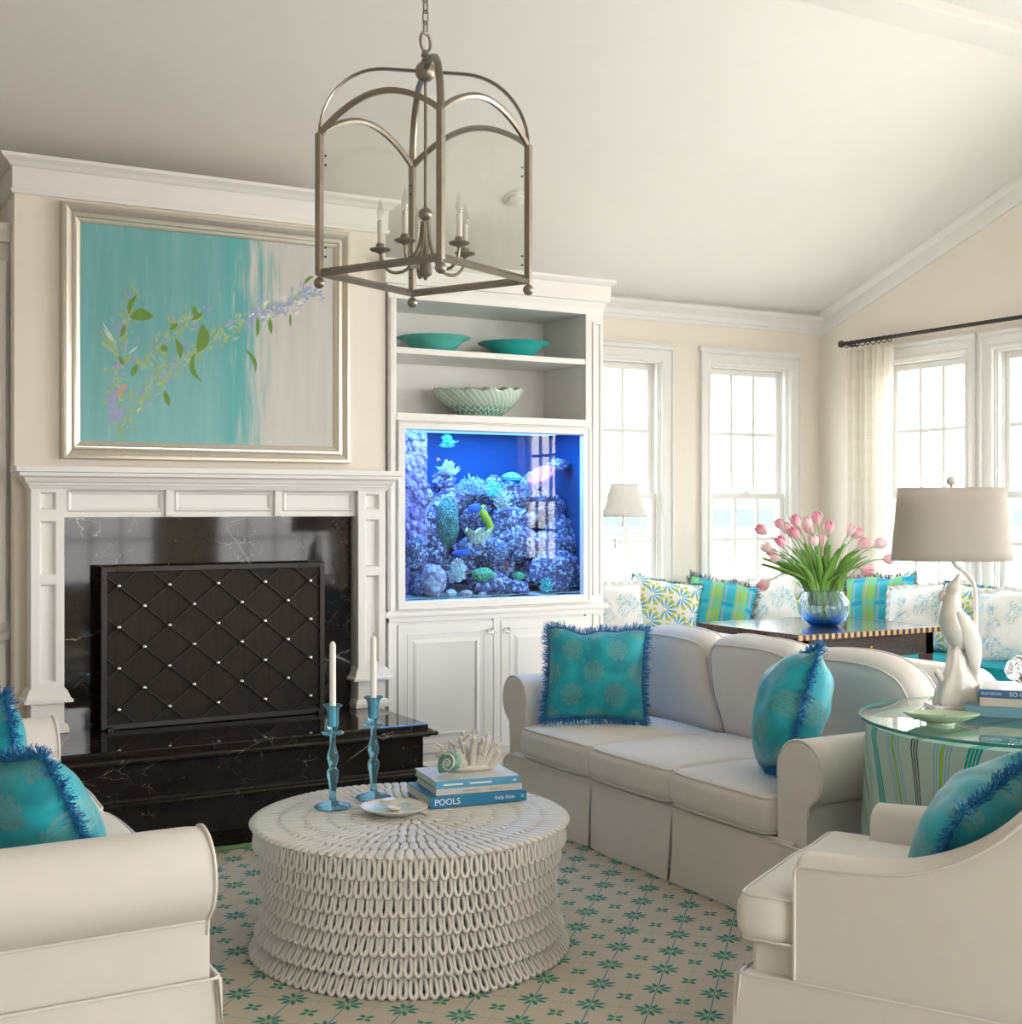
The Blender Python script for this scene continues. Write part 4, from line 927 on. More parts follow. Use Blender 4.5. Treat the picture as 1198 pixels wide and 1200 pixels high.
def make_pillow(name, label, cat_group, loc, heading, tilt, hw, hh, t, mat, seed, trim=None, trim_mat=None, roll=0, tl=.03):
    root = thing(name, label, 'pillow', group=cat_group); root.matrix_world = basis(loc, heading, tilt, roll)
    b_ = weld(pillow_mesh(hw, hh, t, seed).build('cover', mat, root))
    q = random.Random(seed); R_ = rim(hw, hh, .07, seed)
    if trim == 'eyelash':
        mb = MB()
        for i in range(1900):
            p, d = R_[q.randrange(len(R_))]; L_ = q.uniform(.5, 1.25)*tl; w_ = .0014
            dd = (d+Vector((q.gauss(0, .45), q.gauss(0, .55), q.gauss(0, .45)))).normalized(); e = p+dd*L_; e2 = e+Vector((q.gauss(0, .35), q.gauss(0, .35), q.gauss(0, .35)))*L_*.8+Vector((0, 0, -.004))
            sd = dd.cross(Vector((q.gauss(0, 1), q.gauss(0, 1), q.gauss(0, 1)))).normalized()*w_
            p0 = p-d*.006; mb.add([p0-sd, p0+sd, e+sd, e-sd, e2], [(0, 1, 2, 3), (3, 2, 4)])
        mb.tube([p for p, _ in R_[::2]], .006, 6, closed=True); mb.build('fringe', trim_mat, root, kind='stuff')
    elif trim == 'brush':
        mb = MB()
        for i in range(900):
            p, d = R_[q.randrange(len(R_))]; dd = (d+Vector((q.gauss(0, .3), q.gauss(0, .75), q.gauss(0, .3)))).normalized(); e = p+dd*q.uniform(.6, 1)*tl
            sd = dd.cross(Vector((q.gauss(0, 1), q.gauss(0, 1), q.gauss(0, 1)))).normalized()*.0022
            mb.add([p-sd-d*.004, p+sd-d*.004, e+sd, e-sd], [(0, 1, 2, 3)])
        mb.build('fringe', trim_mat, root, kind='stuff')
    elif trim == 'ruffle':
        mb = MB(); N_ = len(R_)
        mb.grid(N_, 3, lambda u, v: tuple(R_[int(round(u*N_)) % N_][0]+R_[int(round(u*N_)) % N_][1]*(v*tl)+Vector((0, .009*v*math.sin(u*N_*.9+seed), 0))), wu=True); mb.build('ruffle', trim_mat, root, smooth=60)
    return root
M['blue_fringe'] = plain('bright_blue_yarn', (.015, .20, .46), .6, var=.35, scale=60)
grp = 'turquoise damask pillows with blue fringe'
make_pillow('damask_pillow', 'square turquoise damask pillow with blue fringe against the sofa\'s far arm by the cabinet', grp, (3.325, 5.085, .688), 231, 16, .232, .212, .085, TQ, 1, 'eyelash', M['blue_fringe'], roll=0)
make_pillow('damask_pillow', 'turquoise damask pillow with blue fringe standing edge-on behind the sofa arm by the glass-topped table', grp, (3.30, 3.73, .700), 146, 18, .225, .225, .130, TQ, 2, 'eyelash', M['blue_fringe'], roll=-14)
make_pillow('damask_pillow', 'turquoise damask pillow with blue fringe behind the rolled arm of the hearthside sofa', grp, (.60, 3.64, .63), 28, 26, .22, .21, .13, TQ, 3, 'eyelash', M['blue_fringe'], roll=6)
make_pillow('damask_pillow', 'turquoise damask pillow leaning upright on the back cushions of the hearthside sofa', grp, (.545, 4.24, .74), 22, 18, .235, .235, .10, TQ, 4, 'eyelash', M['blue_fringe'], roll=-10)
make_pillow('damask_pillow', 'turquoise damask pillow with blue loop fringe on the armchair', grp, (ac.x-fw.x*.17-.05, ac.y-fw.y*.17+.02, .605), 112, 32, .23, .215, .115, TQ, 5, 'eyelash', M['blue_fringe'], roll=16)

# ================================================================== coffee table
CT = Vector((1.867, 3.98, 0)); TH = .43
ct = thing('woven_coffee_table', 'round white coffee table of looped cane with narrowed waist', 'coffee table', (CT.x, CT.y, .006))
M['cane'] = plain('white_lacquered_cane', (.70, .67, .62), .45, spec=.4, var=.05, scale=20)
def trad(z):                                           # outline radius at height z
    t = (z/TH); return .515-.045*math.sin(PI*min(1, t*1.0))**1.0+.012*t
NR, NL = 7, 104; rowh = (TH-.02)/NR; facing = math.atan2(-CT.y, -CT.x)
q = random.Random(9); loops_near, loops_far = [], MB()
def loop_pts(w_, h_):
    pts = []
    for i in range(14):
        a = TAU*i/14; x = math.cos(a); z = math.sin(a); sq = 1.0
        pts.append((w_*x*(1.0 if z < 0 else .80), .010*(-z) , h_*(.5+.5*z)))
    return pts
lw = math.pi*.49/NL*.80
lmesh = MB().tube(loop_pts(lw, rowh*1.0), .0076, 6, closed=True).mesh('loop', M['cane'], 60)
order = []
for r in range(NR):
    z0 = .004+r*rowh
    for k in range(NL):
        a = TAU*(k+.5*(r % 2))/NL; da = abs((a-facing+PI) % TAU-PI); order.append((da, r, k, a, z0))
order.sort()
for idx, (da, r, k, a, z0) in enumerate(order):
    R0 = trad(z0)+.002; R1 = trad(z0+rowh)-.006; tilt = math.atan2(R0-R1, rowh)
    mat = Matrix.Translation((R0*math.cos(a), R0*math.sin(a), z0)) @ Matrix.Rotation(a-PI/2, 4, 'Z') @ Matrix.Rotation(tilt, 4, 'X')
    if idx < 296:
        o = D.objects.new('loop', lmesh); COL.objects.link(o); o.parent = ct; o.matrix_local = mat
    else:
        loops_far.X = mat; loops_far.tube(loop_pts(lw, rowh*1.0), .0076, 5, closed=True)
loops_far.X = None; loops_far.build('loop_rows', M['cane'], ct, smooth=60, kind='stuff')
for r in range(NR+1):
    z0 = .004+r*rowh; R_ = trad(z0)-.009
    MB().tube([(R_*math.cos(TAU*i/72), R_*math.sin(TAU*i/72), z0+.004) for i in range(72)], .006, 6, closed=True).build('hoop', M['cane'], ct, smooth=60)
MB().lathe([(.50, .404), (.505, .41), (.505, .417), (.0, .417)], 72).build('top_board', M['cane'], ct, smooth=30)
top = MB(); rings = [(.530, .432, 0), (.440, .352, 1), (.360, .272, 0), (.280, .196, 1), (.204, .122, 0), (.130, .050, 1)]
for (ro, ri, ph) in rings:
    cnt = int(TAU*(ro+ri)/2/.0285)
    for k in range(cnt):
        a = TAU*(k+.5*ph)/cnt; hw0 = PI*ri/cnt*.99; hw1 = PI*ro/cnt*.99; ca, sa = math.cos(a), math.sin(a); vs = []; L_ = ro-ri; NS = 7
        for i in range(NS):
            t = i/(NS-1); rr_ = ri+L_*t; w_ = (hw0+(hw1-hw0)*t)*(math.sin(PI*min(.5, max(.04, t*1.6)))**.6 if t < .31 else (math.sqrt(max(.05, 1-((t-.84)/.16)**2)) if t > .84 else 1)); zc_ = .4195+.0085*(.72+.28*t)*(1 if t < .84 else math.sqrt(max(.2, 1-((t-.84)/.2)**2)))
            if ro > .5 and t > .9: zc_ -= .004
            for s_, zz in ((-1, .418), (-.8, zc_), (0, zc_+.0016), (.8, zc_), (1, .418)):
                vs.append((rr_*ca-s_*w_*sa, rr_*sa+s_*w_*ca, zz))
        top.add(vs, [(i*5+j, i*5+j+1, (i+1)*5+j+1, (i+1)*5+j) for i in range(NS-1) for j in range(4)])
top.ball((0, 0, .418), (.05, .05, .01), 6, 20)
top.build('top_weave', M['cane'], ct, smooth=50, kind='stuff')
ZT = .4365
# ------------------------------------------------------------------ glass candlesticks with white tapers
M['blueglass'] = blown('blue_glass', (.36, .74, .90), .02, 1.3); M['blueglass'].node_tree.nodes['Principled BSDF'].inputs['Transmission Weight'].default_value = .90
def candlestick(loc, label, hc, hs):
    o = thing('glass_candlestick', label, 'candlestick', loc, group=None)
    k = hs/.34
    pr0 = [(0, 0), (.062, .0), (.064, .003), (.056, .009), (.030, .015), (.015, .022), (.011, .034), (.012, .06), (.015, .085), (.0205, .112), (.021, .12), (.013, .134), (.0125, .138), (.017, .15), (.0205, .168), (.017, .185), (.011, .205), (.0095, .235), (.011, .245)]
    MB().lathe([(a, z*k) for a, z in pr0]+[(0.0, .246*k)], 32).build('stem', M['blueglass'], o, smooth=50)
    MB().lathe([(.009, .245*k), (.036, .246*k), (.038, .250*k), (.036, .254*k), (.010, .257*k)], 32).build('drip_ring', M['blueglass'], o, smooth=40)
    MB().lathe([(0, .256*k), (.011, .257*k), (.018, .268*k), (.0205, .285*k), (.020, .315*k), (.024, .332*k), (.034, .342*k), (.0335, .344*k), (.022, .335*k), (.0165, .318*k), (.0150, .29*k), (.012, .272*k), (0, .270*k)], 32).build('cup', M['blueglass'], o, smooth=40)
    c = thing('taper_candle', 'white taper candle in the '+label, 'candle', (loc[0], loc[1], loc[2]+.272*k))
    MB().lathe([(0, 0), (.0108, .0), (.0112, .06), (.0105, hc-.012), (.006, hc-.003), (0, hc)], 20).build('wax', M['wax'], c, smooth=50)
    MB().tube([(0, 0, hc-.003), (.001, 0, hc+.009)], .0012, 5).build('wick', M['dark'], c)
candlestick((1.677, 4.199, ZT), 'wide-footed blue glass candlestick standing nearer the shell plate', .290, .345)
candlestick((1.855, 4.262, ZT), 'blue glass candlestick standing nearer the marble hearth', .290, .352)
# ------------------------------------------------------------------ oyster plate
n = NT('oyster_plate_glaze', .3, spec=.4); x, y, z = n.coords(); rr_ = (x*x+y*y).sqrt(); th = n.math('ARCTAN2', y, x)
lob = (th.near(TAU/5, .3)).abs()*rr_; t_ = ((rr_-.028)/.062).max(0).min(1); wl_ = (t_*PI).sin().max(0).pow(.7)*.030; d_ = wl_-lob
inner = (rr_ < .022)
c = n.mix(d_ > .0015, (.74, .70, .63), (.40, .56, .50)); c = n.mix((d_.abs() < .0018)*(rr_ < .092)*(rr_ > .029), c, (.42, .29, .10)); c = n.mix(inner, c, (.72, .62, .42)); c = n.mix(rr_ > .105, c, (.62, .55, .45))
n.color(c); M['oyster'] = n.m
op_ = thing('oyster_plate', 'round porcelain oyster plate with pale green wells and gold lines on the coffee table', 'plate', (1.825, 4.020, ZT), rad(20))
MB().lathe([(0, .004), (.05, .004), (.055, .0), (.06, .0), (.062, .005), (.10, .014), (.1135, .022), (.112, .025), (.10, .0185), (.07, .010), (.03, .008), (0, .010)], 60).build('dish', M['oyster'], op_, smooth=50)
MB().lathe([(.0, .012), (.018, .012), (.022, .014), (.022, .02), (.018, .019), (.0, .014)], 24).build('sauce_well', plain('ivory_glaze', (.78, .72, .60), .2), op_, smooth=50)
MB().ball((.062, .092, .022), (.036, .020, .004), 6, 18).build('handle_tab', plain('white_porcelain', (.80, .77, .73), .2), op_, smooth=60)
# ------------------------------------------------------------------ books (pages and cover, lettering on spine)
def text(body, size, mat, parent, mw, name='lettering', ext=.0002, align='CENTER'):
    cu = D.curves.new(name, 'FONT'); cu.body = body; cu.size = size; cu.extrude = ext; cu.align_x = align; cu.align_y = 'CENTER'; cu.resolution_u = 3
    o = D.objects.new(name, cu); COL.objects.link(o); dg = bpy.context.evaluated_depsgraph_get(); dg.update()
    me = D.meshes.new_from_object(o.evaluated_get(dg)); D.objects.remove(o); o2 = D.objects.new(name, me); COL.objects.link(o2)
    me.materials.clear(); me.materials.append(mat); o2.parent = parent; o2.matrix_local = mw; return o2
M['pages'] = plain('book_pages', (.72, .68, .60), .8, var=.1, scale=200)
M['ink_white'] = plain('white_lettering', (.85, .88, .90), .6); M['ink_grey'] = plain('grey_lettering', (.45, .45, .42), .6)
def book(name, label, loc, rz, w_, d_, h_, cover, spine_texts=(), top=None, group=None):
    """spine along local x at y=-d/2 facing -y"""
    o = thing(name, label, 'book', loc, rz, group)
    t = .003
    cv = MB(); cv.bx(-w_/2, w_/2, -d_/2, d_/2, 0, t); cv.bx(-w_/2, w_/2, -d_/2, d_/2, h_-t, h_); cv.bx(-w_/2, w_/2, -d_/2-.002, -d_/2+.003, t*.0, h_)
    cv.build('cover', cover, o, bevel=.0012)
    MB().bx(-w_/2+.004, w_/2-.004, -d_/2+.003, d_/2-.005, t, h_-t).build('pages', M['pages'], o)
    if top: MB().bx(-w_/2+.001, w_/2-.001, -d_/2+.004, d_/2-.001, h_, h_+.0006).build('jacket_face', top, o)
    for (s_, x_, size, mt) in spine_texts:
        if s_ is None: MB().bx(x_-size/2, x_+size/2, -d_/2-.0026, -d_/2-.0018, h_*.38, h_*.6).build('spine_print', mt, o)
        else: text(s_, size, mt, o, Matrix.Translation((x_, -d_/2-.0022, h_*.5)) @ Matrix.Rotation(rad(90), 4, 'X'))
    return o
cb = plain('blue_jacket', (.010, .22, .42), .35, var=.12, scale=10); cl = plain('sky_jacket', (.10, .38, .58), .4, var=.08); cw_ = plain('white_jacket', (.66, .65, .62), .4, var=.03)
brz = math.atan2(3.964-4.012, 2.304-1.957)
bc = Vector((2.13, 3.988, 0)); ux = Vector((math.cos(brz), math.sin(brz), 0)); uy = Vector((-ux.y, ux.x, 0))
p = bc+uy*.135
book('coffee_table_book', 'thick bright blue book at the bottom of the coffee table pile', (p.x, p.y, ZT), brz, .352, .27, .036, cb, (('POOLS', -.115, .030, M['ink_white']), ('Kelly Klein', .095, .017, M['ink_white']), ('K', .162, .018, M['ink_white'])))
p = bc+uy*.145+ux*.012
book('coffee_table_book', 'thin white book in the middle of the coffee table pile', (p.x, p.y, ZT+.0365), brz-.03, .312, .25, .022, cw_, ((None, -.03, .06, M['ink_grey']), (None, .06, .05, M['ink_grey'])))
p = bc+uy*.145+ux*.006
bk3 = book('coffee_table_book', 'pale book with sky blue spine atop the coffee table pile', (p.x, p.y, ZT+.059), brz-.02, .308, .25, .026, cl, ((None, -.09, .07, M['ink_white']), (None, .01, .08, M['ink_white']), (None, .135, .012, M['ink_white'])), top=plain('white_jacket_face', (.70, .69, .66), .4))
ZBK = ZT+.0858
# ------------------------------------------------------------------ turban shell
sh = thing('turban_shell', 'green pearly turban shell with white spiral on the books', 'shell', (bc.x-ux.x*.075+uy.x*.055, bc.y-ux.y*.075+uy.y*.055, ZBK)); sh.scale = (1.4, 1.4, 1.4)
n = NT('green_shell', .2, spec=.7); x, y, z = n.coords(); n.color(n.mix(n.noise(35, 3), (.05, .20, .15), (.22, .40, .30))); n.p.inputs['Coat Weight'].default_value = .5; M['shell'] = n.m
mb = MB(); NT_ = 3.1; SG = 70; RG = 12; ax_ = Vector((-.85, -.45, .25)).normalized(); e1 = ax_.cross(Vector((0, 0, 1))).normalized(); e2 = ax_.cross(e1); wh = []
def shell_c(t):
    a = TAU*NT_*t; g = math.exp(2.6*(t-1)); return (e1*math.cos(a)+e2*math.sin(a))*(.020*g)-ax_*(.030*g)+ax_*.03, .0235*g
ctr = Vector((0, 0, .034))
def sf(u, v):
    c_, r_ = shell_c(u); a = TAU*NT_*u; rd = e1*math.cos(a)+e2*math.sin(a); b = TAU*v; rb = 1+.035*math.sin(b*9)*u
    return tuple(ctr+c_+(rd*math.cos(b)+ax_*math.sin(b))*r_*rb)
mb.grid(SG, 28, sf, wv=True, capu=True).build('whorls', M['shell'], sh, smooth=60)
MB().tube([tuple(ctr+shell_c(t/60)[0]+(ax_*.9+(e1*math.cos(TAU*NT_*t/60)+e2*math.sin(TAU*NT_*t/60))*.45).normalized()*shell_c(t/60)[1]*1.0) for t in range(2, 56)], [.0006+.0022*t/56 for t in range(2, 56)], 6).build('spiral_band', plain('pearl_band', (.72, .74, .70), .2), sh, smooth=60)
# ------------------------------------------------------------------ branching coral on the books
co = bc+ux*.035+uy*.155
cor_ = thing('white_coral', 'white branching coral ornament on top of the coffee table books', 'coral', (co.x, co.y, ZBK), brz)
M['coral'] = plain('bleached_coral', (.72, .68, .62), .8, var=.06, scale=60, bump=.6, bscale=160, bdist=.004)
mb = MB(); q = random.Random(21)
mb.ball((0, 0, .012), (.085, .035, .018), 8, 18)
for k in range(30):
    t = (k % 15)/14*2-1; row = k//15; ang = t*1.05+q.gauss(0, .06); L_ = q.uniform(.085, .125)*(1-.18*abs(t)); b0 = Vector((t*.055, (-.014 if row else .014)+q.gauss(0, .006), .008))
    d = Vector((math.sin(ang), q.gauss(0, .18)+(-.12 if row else .12), math.cos(ang)*.95+.08)); m_ = b0+d*L_*.55; e_ = m_+(d+Vector((q.gauss(0, .15), q.gauss(0, .15), .1)))*L_*.42
    mb.tube(spline([b0, m_, e_], 4), [(.012-.0045*i/8, .008-.002*i/8) for i in range(9)], 7)
    for j in range(3):
        s_ = m_+(e_-m_)*q.uniform(-.3, .8); f_ = s_+Vector((d.x*.6+q.gauss(0, .5), q.gauss(0, .35), .75))*q.uniform(.016, .034); mb.tube([s_, (s_+f_)/2+Vector((0, 0, .002)), f_], [.006, .0058, .0042], 6)
mb.build('branches', M['coral'], cor_, smooth=60)

# ================================================================== round side table with striped throw
SC = Vector((3.565, 2.906, 0)); SR = .52; SZ = .77
sdt = thing('round_side_table', 'round side table under a striped cloth with a glass top', 'side table', (SC.x, SC.y, 0))
MB().lathe([(0, .70), (.47, .70), (.475, .71), (.475, .735), (.47, .74), (0, .74)], 48).build('table_board', M['trim'], sdt, smooth=30)
MB().lathe([(.17, .012), (.17, .03), (.05, .06), (.04, .3), (.05, .66), (.12, .70), (0, .70)], 24).build('pedestal', M['trim'], sdt, smooth=40)
n = NT('green_edge_glass'); fr = n.N.new('ShaderNodeFresnel'); fr.inputs[0].default_value = 1.5
geo = n.N.new('ShaderNodeNewGeometry'); sx_ = n.N.new('ShaderNodeSeparateXYZ'); n.L.new(geo.outputs['True Normal'], sx_.inputs[0]); up = X(n, sx_.outputs[2]).abs() > .5
tr_ = n.shader('Transparent', Color=n.mix(up, (.10, .48, .40), (.86, .95, .93))); gl = n.shader('Glossy', Roughness=0.0)
edge_ = n.shader('Diffuse', Color=(.05, .30, .25)); n.surf(n.mixsh(X(n, fr.outputs[0])*1.3*(1-X(n, geo.outputs['Backfacing'])), n.mixsh(up, edge_, tr_), gl)); M['tableglass'] = n.m
MB().lathe([(0, SZ-.010), (SR-.001, SZ-.010), (SR, SZ-.008), (SR, SZ-.002), (SR-.001, SZ), (0, SZ)], 96).build('glass_top', M['tableglass'], sdt)
# throw: flat cloth coordinates kept as UV so that the stripes bend over the edge
n = NT('striped_throw', .85, spec=.2); t = n.N.new('ShaderNodeTexCoord'); q_ = n.N.new('ShaderNodeSeparateXYZ'); n.L.new(t.outputs['UV'], q_.inputs[0]); u = X(n, q_.outputs[0])
P = .42; c = n.mix(n.noise(300, 2), (.44, .56, .52), (.52, .64, .60))
def lines(c, centre, count, gap, wd, col):
    d = u.near(P, centre)
    for i in range(count): c = n.mix((d-(i-(count-1)/2)*gap).abs() < wd, c, col)
    return c
c = lines(c, .0, 3, .011, .0028, (.07, .08, .085)); c = lines(c, .10, 6, .012, .0022, (.22, .45, .55)); c = lines(c, .10, 1, .01, .005, (.36, .56, .06)); c = lines(c, .215, 4, .011, .0040, (.0, .38, .32)); c = lines(c, .315, 6, .011, .0022, (.22, .45, .55)); c = lines(c, .315, 1, .01, .005, (.36, .56, .06))
n.color(c); n.bump(n.noise(700, 2), .3, .001); M['throw'] = n.m
mb = MB(); mb.UV = []; CR = .488; DROP = .60; na, nr = 160, 34; dirA = rad(100)
def cloth(i, j):
    a = TAU*i/na
    rho = CR*j/12 if j <= 12 else CR+DROP*(j-12)/(nr-1-12)
    u_, v_ = rho*math.cos(a-dirA), rho*math.sin(a-dirA)
    if j <= 12: p = (rho*math.cos(a), rho*math.sin(a), .7435)
    else:
        d = rho-CR; fold = math.sin(a*9+1.2)*.6+math.sin(a*14+.4)*.4; k = min(1, d/.25)
        r_ = CR+.010*min(1, d/.02)+.025*d+fold*.020*k*d/DROP*1.4
        p = [r_*math.cos(a), r_*math.sin(a), .7435-d*.985+.012*(1-k)*0]
        if SC.y+p[1] > 3.292 and SC.x+p[0] < 4.15 and p[2] < .69: p[1] = 3.292-SC.y
        p = tuple(p)
    return p, (u_+1.17, v_)
vs = []; uvs = []
for j in range(nr):
    for i in range(na): p_, uv_ = cloth(i, j); vs.append(p_); uvs.append(uv_)
mb.UV = uvs; mb.add(vs, [(j*na+i, j*na+(i+1) % na, (j+1)*na+(i+1) % na, (j+1)*na+i) for j in range(1, nr-1) for i in range(na)]+[tuple(na+i for i in range(na))])
thr = mb.build('striped_cloth', M['throw'], smooth=60, loc=(SC.x, SC.y, 0)); tag(thr, 'pale aqua cloth with teal, lime and grey stripes draped over the round side table', 'tablecloth')
q = random.Random(3); fm = MB()
for k in range(420):
    i = q.random()*na; (p0, _), (p1, _) = cloth(int(i), nr-1), cloth((int(i)+1) % na, nr-1); p_ = Vector(p0).lerp(Vector(p1), i % 1)
    fm.tube([p_+Vector((0, 0, .004)), p_+Vector((q.gauss(0, .004), q.gauss(0, .004), -.03)), p_+Vector((q.gauss(0, .006), q.gauss(0, .006), -.06))], .0018, 3)
fm.build('fringe', plain('grey_tassel', (.52, .48, .45), .9), thr, kind='stuff')

# ------------------------------------------------------------------ cockatoo lamp
lp = Vector((3.52, 3.158, SZ+.0005)); R29 = rad(-29.5)
bl = thing('cockatoo_lamp', 'white ceramic cockatoo table lamp with oval linen shade on the glass table', 'lamp', lp, R29)
_b = NT('white_parrot_glaze', .2, spec=.6); _b.color((.82, .785, .74)); _b.bump(_b.voro(90), .12, .004); WC = _b.m
MB().bx(-.085, .088, -.055, .055, 0, .018).build('base_plate', WC, bl, bevel=.006)
mb = MB()
def stump(p, a, z):
    k = 1+.10*math.sin(a*5+z*22)*(1-z/.24)+.06*math.sin(a*9-z*30); return (p[0]*k*1.0+(.02-z*.06), p[1]*k*.7, z)
mb.lathe([(.082, .016), (.086, .03), (.075, .06), (.060, .09), (.048, .12), (.036, .15), (.030, .18), (.026, .205), (.02, .215), (.0, .218)], 40, fn=stump)
mb.tube([(-.035, 0, .10), (-.055, 0, .125), (-.062, 0, .132)], [.016, .012, .007], 8); mb.build('tree_stump', WC, bl, smooth=60)
bp_ = spline([(.034, 0, .205), (.020, 0, .235), (.004, 0, .275), (-.008, 0, .32), (-.006, 0, .36), (-.002, 0, .39), (.003, 0, .412), (.010, 0, .436), (.020, 0, .462)], 5)
br_ = []
ctl = [.014, .040, .050, .045, .034, .030, .030, .014, .003]
for i in range(len(bp_)):
    t = i/5; k = min(int(t), len(ctl)-2); f_ = t-k; w_ = ctl[k]*(1-f_)+ctl[k+1]*f_; br_.append((w_, w_*.92))
body = MB().tube(bp_, br_, 18, flat=(0, 1, 0)); body.tube([(-.026, 0, .396), (-.040, 0, .390), (-.043, 0, .376), (-.036, 0, .368)], [.013, .011, .007, .002], 8); body.build('body', WC, bl, smooth=70)
for sd in (-1, 1):
    MB().tube(spline([(.006, sd*.036, .335), (.030, sd*.044, .29), (.055, sd*.034, .225), (.070, sd*.018, .165), (.076, sd*.008, .12)], 5), [(.004+.026*math.sin(PI*min(1, (i+2)/22)), .009) for i in range(21)], 10, flat=(1, 0, .3)).build('wing', WC, bl, smooth=60)
    MB().ball((-.012+.002, sd*.029, .398), (.004, .003, .004), 5, 8).build('eye', WC, bl)
    MB().tube([(.012, sd*.016, .235), (.006, sd*.018, .21), (-.004, sd*.016, .203)], [.010, .008, .006], 8).build('foot', WC, bl, smooth=60)
MB().tube(spline([(.045, 0, .22), (.062, 0, .17), (.074, 0, .12), (.082, 0, .078)], 5), [(.012, .022-.0007*i) for i in range(16)], 8, flat=(1, 0, 0)).build('tail', WC, bl, smooth=60)
for k in range(4): MB().tube(spline([(.0+.004*k, 0, .418), (.012+.006*k, 0, .44-.004*k), (.022+.010*k, .003*(k-1.5), .462-.012*k)], 4), [.006, .007, .007, .006, .0055, .005, .004, .003, .001], 6).build('crest_feather', WC, bl, smooth=60)
M['lampmetal'] = plain('white_lamp_enamel', (.80, .77, .72), .3)
MB().tube(spline([(.078, 0, .010), (.078, 0, .15), (.077, 0, .30), (.076, 0, .38), (.070, 0, .425), (.045, 0, .462), (.010, 0, .488), (-.004, 0, .515), (-.006, 0, .56)], 6), .0075, 10).build('gooseneck', M['lampmetal'], bl, smooth=60)
n = NT('linen_shade', .85, spec=.2); n.color(n.mix(n.noise(400, 2), (.74, .70, .66), (.80, .765, .725)))
trl = n.shader('Translucent', Color=(.72, .67, .61)); n.surf(n.mixsh(.5, n.p.outputs[0], trl)); M['shade'] = n.m
mb = MB(); mb.grid(9, 64, lambda u, v: ((.204-.022*u)*math.cos(TAU*v)*abs(math.cos(TAU*v))**-.25 if abs(math.cos(TAU*v)) > 1e-4 else 0, (.125-.014*u)*math.sin(TAU*v), .507+.248*u), wv=True)
so = mb.build('shade', M['shade'], bl, smooth=60, loc=(-.005, 0, 0)); sm_ = so.modifiers.new('t', 'SOLIDIFY'); sm_.thickness = .002
MB().tube([(-.11, 0, .752), (.10, 0, .752)], .002, 6).build('spider', M['nickel'], bl); MB().tube([(-.006, 0, .55), (-.006, 0, .765)], .004, 8).build('harp_rod', M['nickel'], bl)
MB().lathe([(.004, .755), (.006, .762), (.015, .768), (.018, .778), (.013, .790), (.003, .795)], 16, (-.006, 0, 0)).build('finial', M['lampmetal'], bl, smooth=50)
# ------------------------------------------------------------------ leaf dish
ld = thing('leaf_dish', 'shallow pale green leaf-shaped dish on the glass table', 'dish', (3.245, 2.962, SZ+.0005), rad(-38))
M['celadon'] = plain('celadon_glaze', (.50, .60, .42), .2, spec=.6, var=.12, scale=18); M['leafg'] = plain('dark_leaf_glaze', (.10, .30, .12), .25)
def leafp(u, v, dz=0, sc=1):
    a = TAU*v; rx, ry = .102*u*sc, .060*u*sc; k = 1+.03*math.sin(a*11)*u
    pt_ = 1+.18*max(0, math.cos(a))**6+.10*max(0, -math.cos(a))**8
    return (rx*math.cos(a)*k*pt_, ry*math.sin(a)*k, .008+dz+.028*u**2.4)
mb = MB(); mb.grid(9, 60, lambda u, v: leafp(u, v), wv=True); mb.grid(9, 60, lambda u, v: tuple(Vector(leafp(u, v, -.006, .985))), wv=True); mb.grid(2, 60, lambda u, v: leafp(1, v) if u < .5 else leafp(1, v, -.006, .985), wv=True); mb.lathe([(.045, 0), (.045, .008), (.0, .008)], 24); mb.build('dish', M['celadon'], ld, smooth=60)
for k in range(5): MB().tube(spline([(-.08+.03*k, .0, .012), (-.06+.03*k, .014*(-1)**k, .016), (-.045+.032*k, .032*(-1)**k, .022)], 4), [(.002, .006)]*9, 5).build('leaf_relief', M['leafg'], ld, smooth=60)
# ------------------------------------------------------------------ books and knot on the side table
sbz = rad(-52); sb = Vector((3.625, 2.985, 0)); ux2 = Vector((math.cos(sbz), math.sin(sbz), 0)); uy2 = Vector((-ux2.y, ux2.x, 0))
b1c = plain('slate_blue_jacket', (.16, .33, .40), .4, var=.08); b2c = plain('stone_jacket', (.55, .50, .44), .5); b3c = plain('navy_jacket', (.05, .14, .30), .35)
def at2(a, b): p_ = sb+ux2*a+uy2*b; return (p_.x, p_.y)
book('design_book', 'slate blue book at the bottom of the pile on the glass table', (*at2(0, .02), SZ+.0005), sbz, .31, .25, .032, b1c, ())
book('design_book', 'stone-coloured book in the middle of the pile on the glass table', (*at2(.03, .025), SZ+.0330), sbz+.04, .29, .23, .028, b2c, ((None, .03, .08, M['ink_grey']),))
book('design_book', 'navy book atop the pile on the glass table', (*at2(.035, .03), SZ+.0615), sbz-.03, .29, .24, .026, b3c, (('ELLE DECOR', -.105, .011, M['ink_white']), ('SO CHIC', -.01, .020, M['ink_white'])), top=plain('glossy_white_face', (.75, .76, .78), .15))
kn = thing('glass_knot', 'clear glass knot ornament on the navy book', 'ornament', (*at2(.02, .06), SZ+.092), rad(20))
pts = []
for i in range(90):
    t = TAU*i/90; r_ = .034+.018*math.cos(3*t); pts.append((r_*math.cos(2*t), r_*math.sin(2*t)*.8, .050+.028*math.sin(3*t)))
MB().tube(pts, .0165, 12, closed=True).build('knot', blown('clear_crystal', (.97, .98, 1), 0, 1.45), kn, smooth=70)

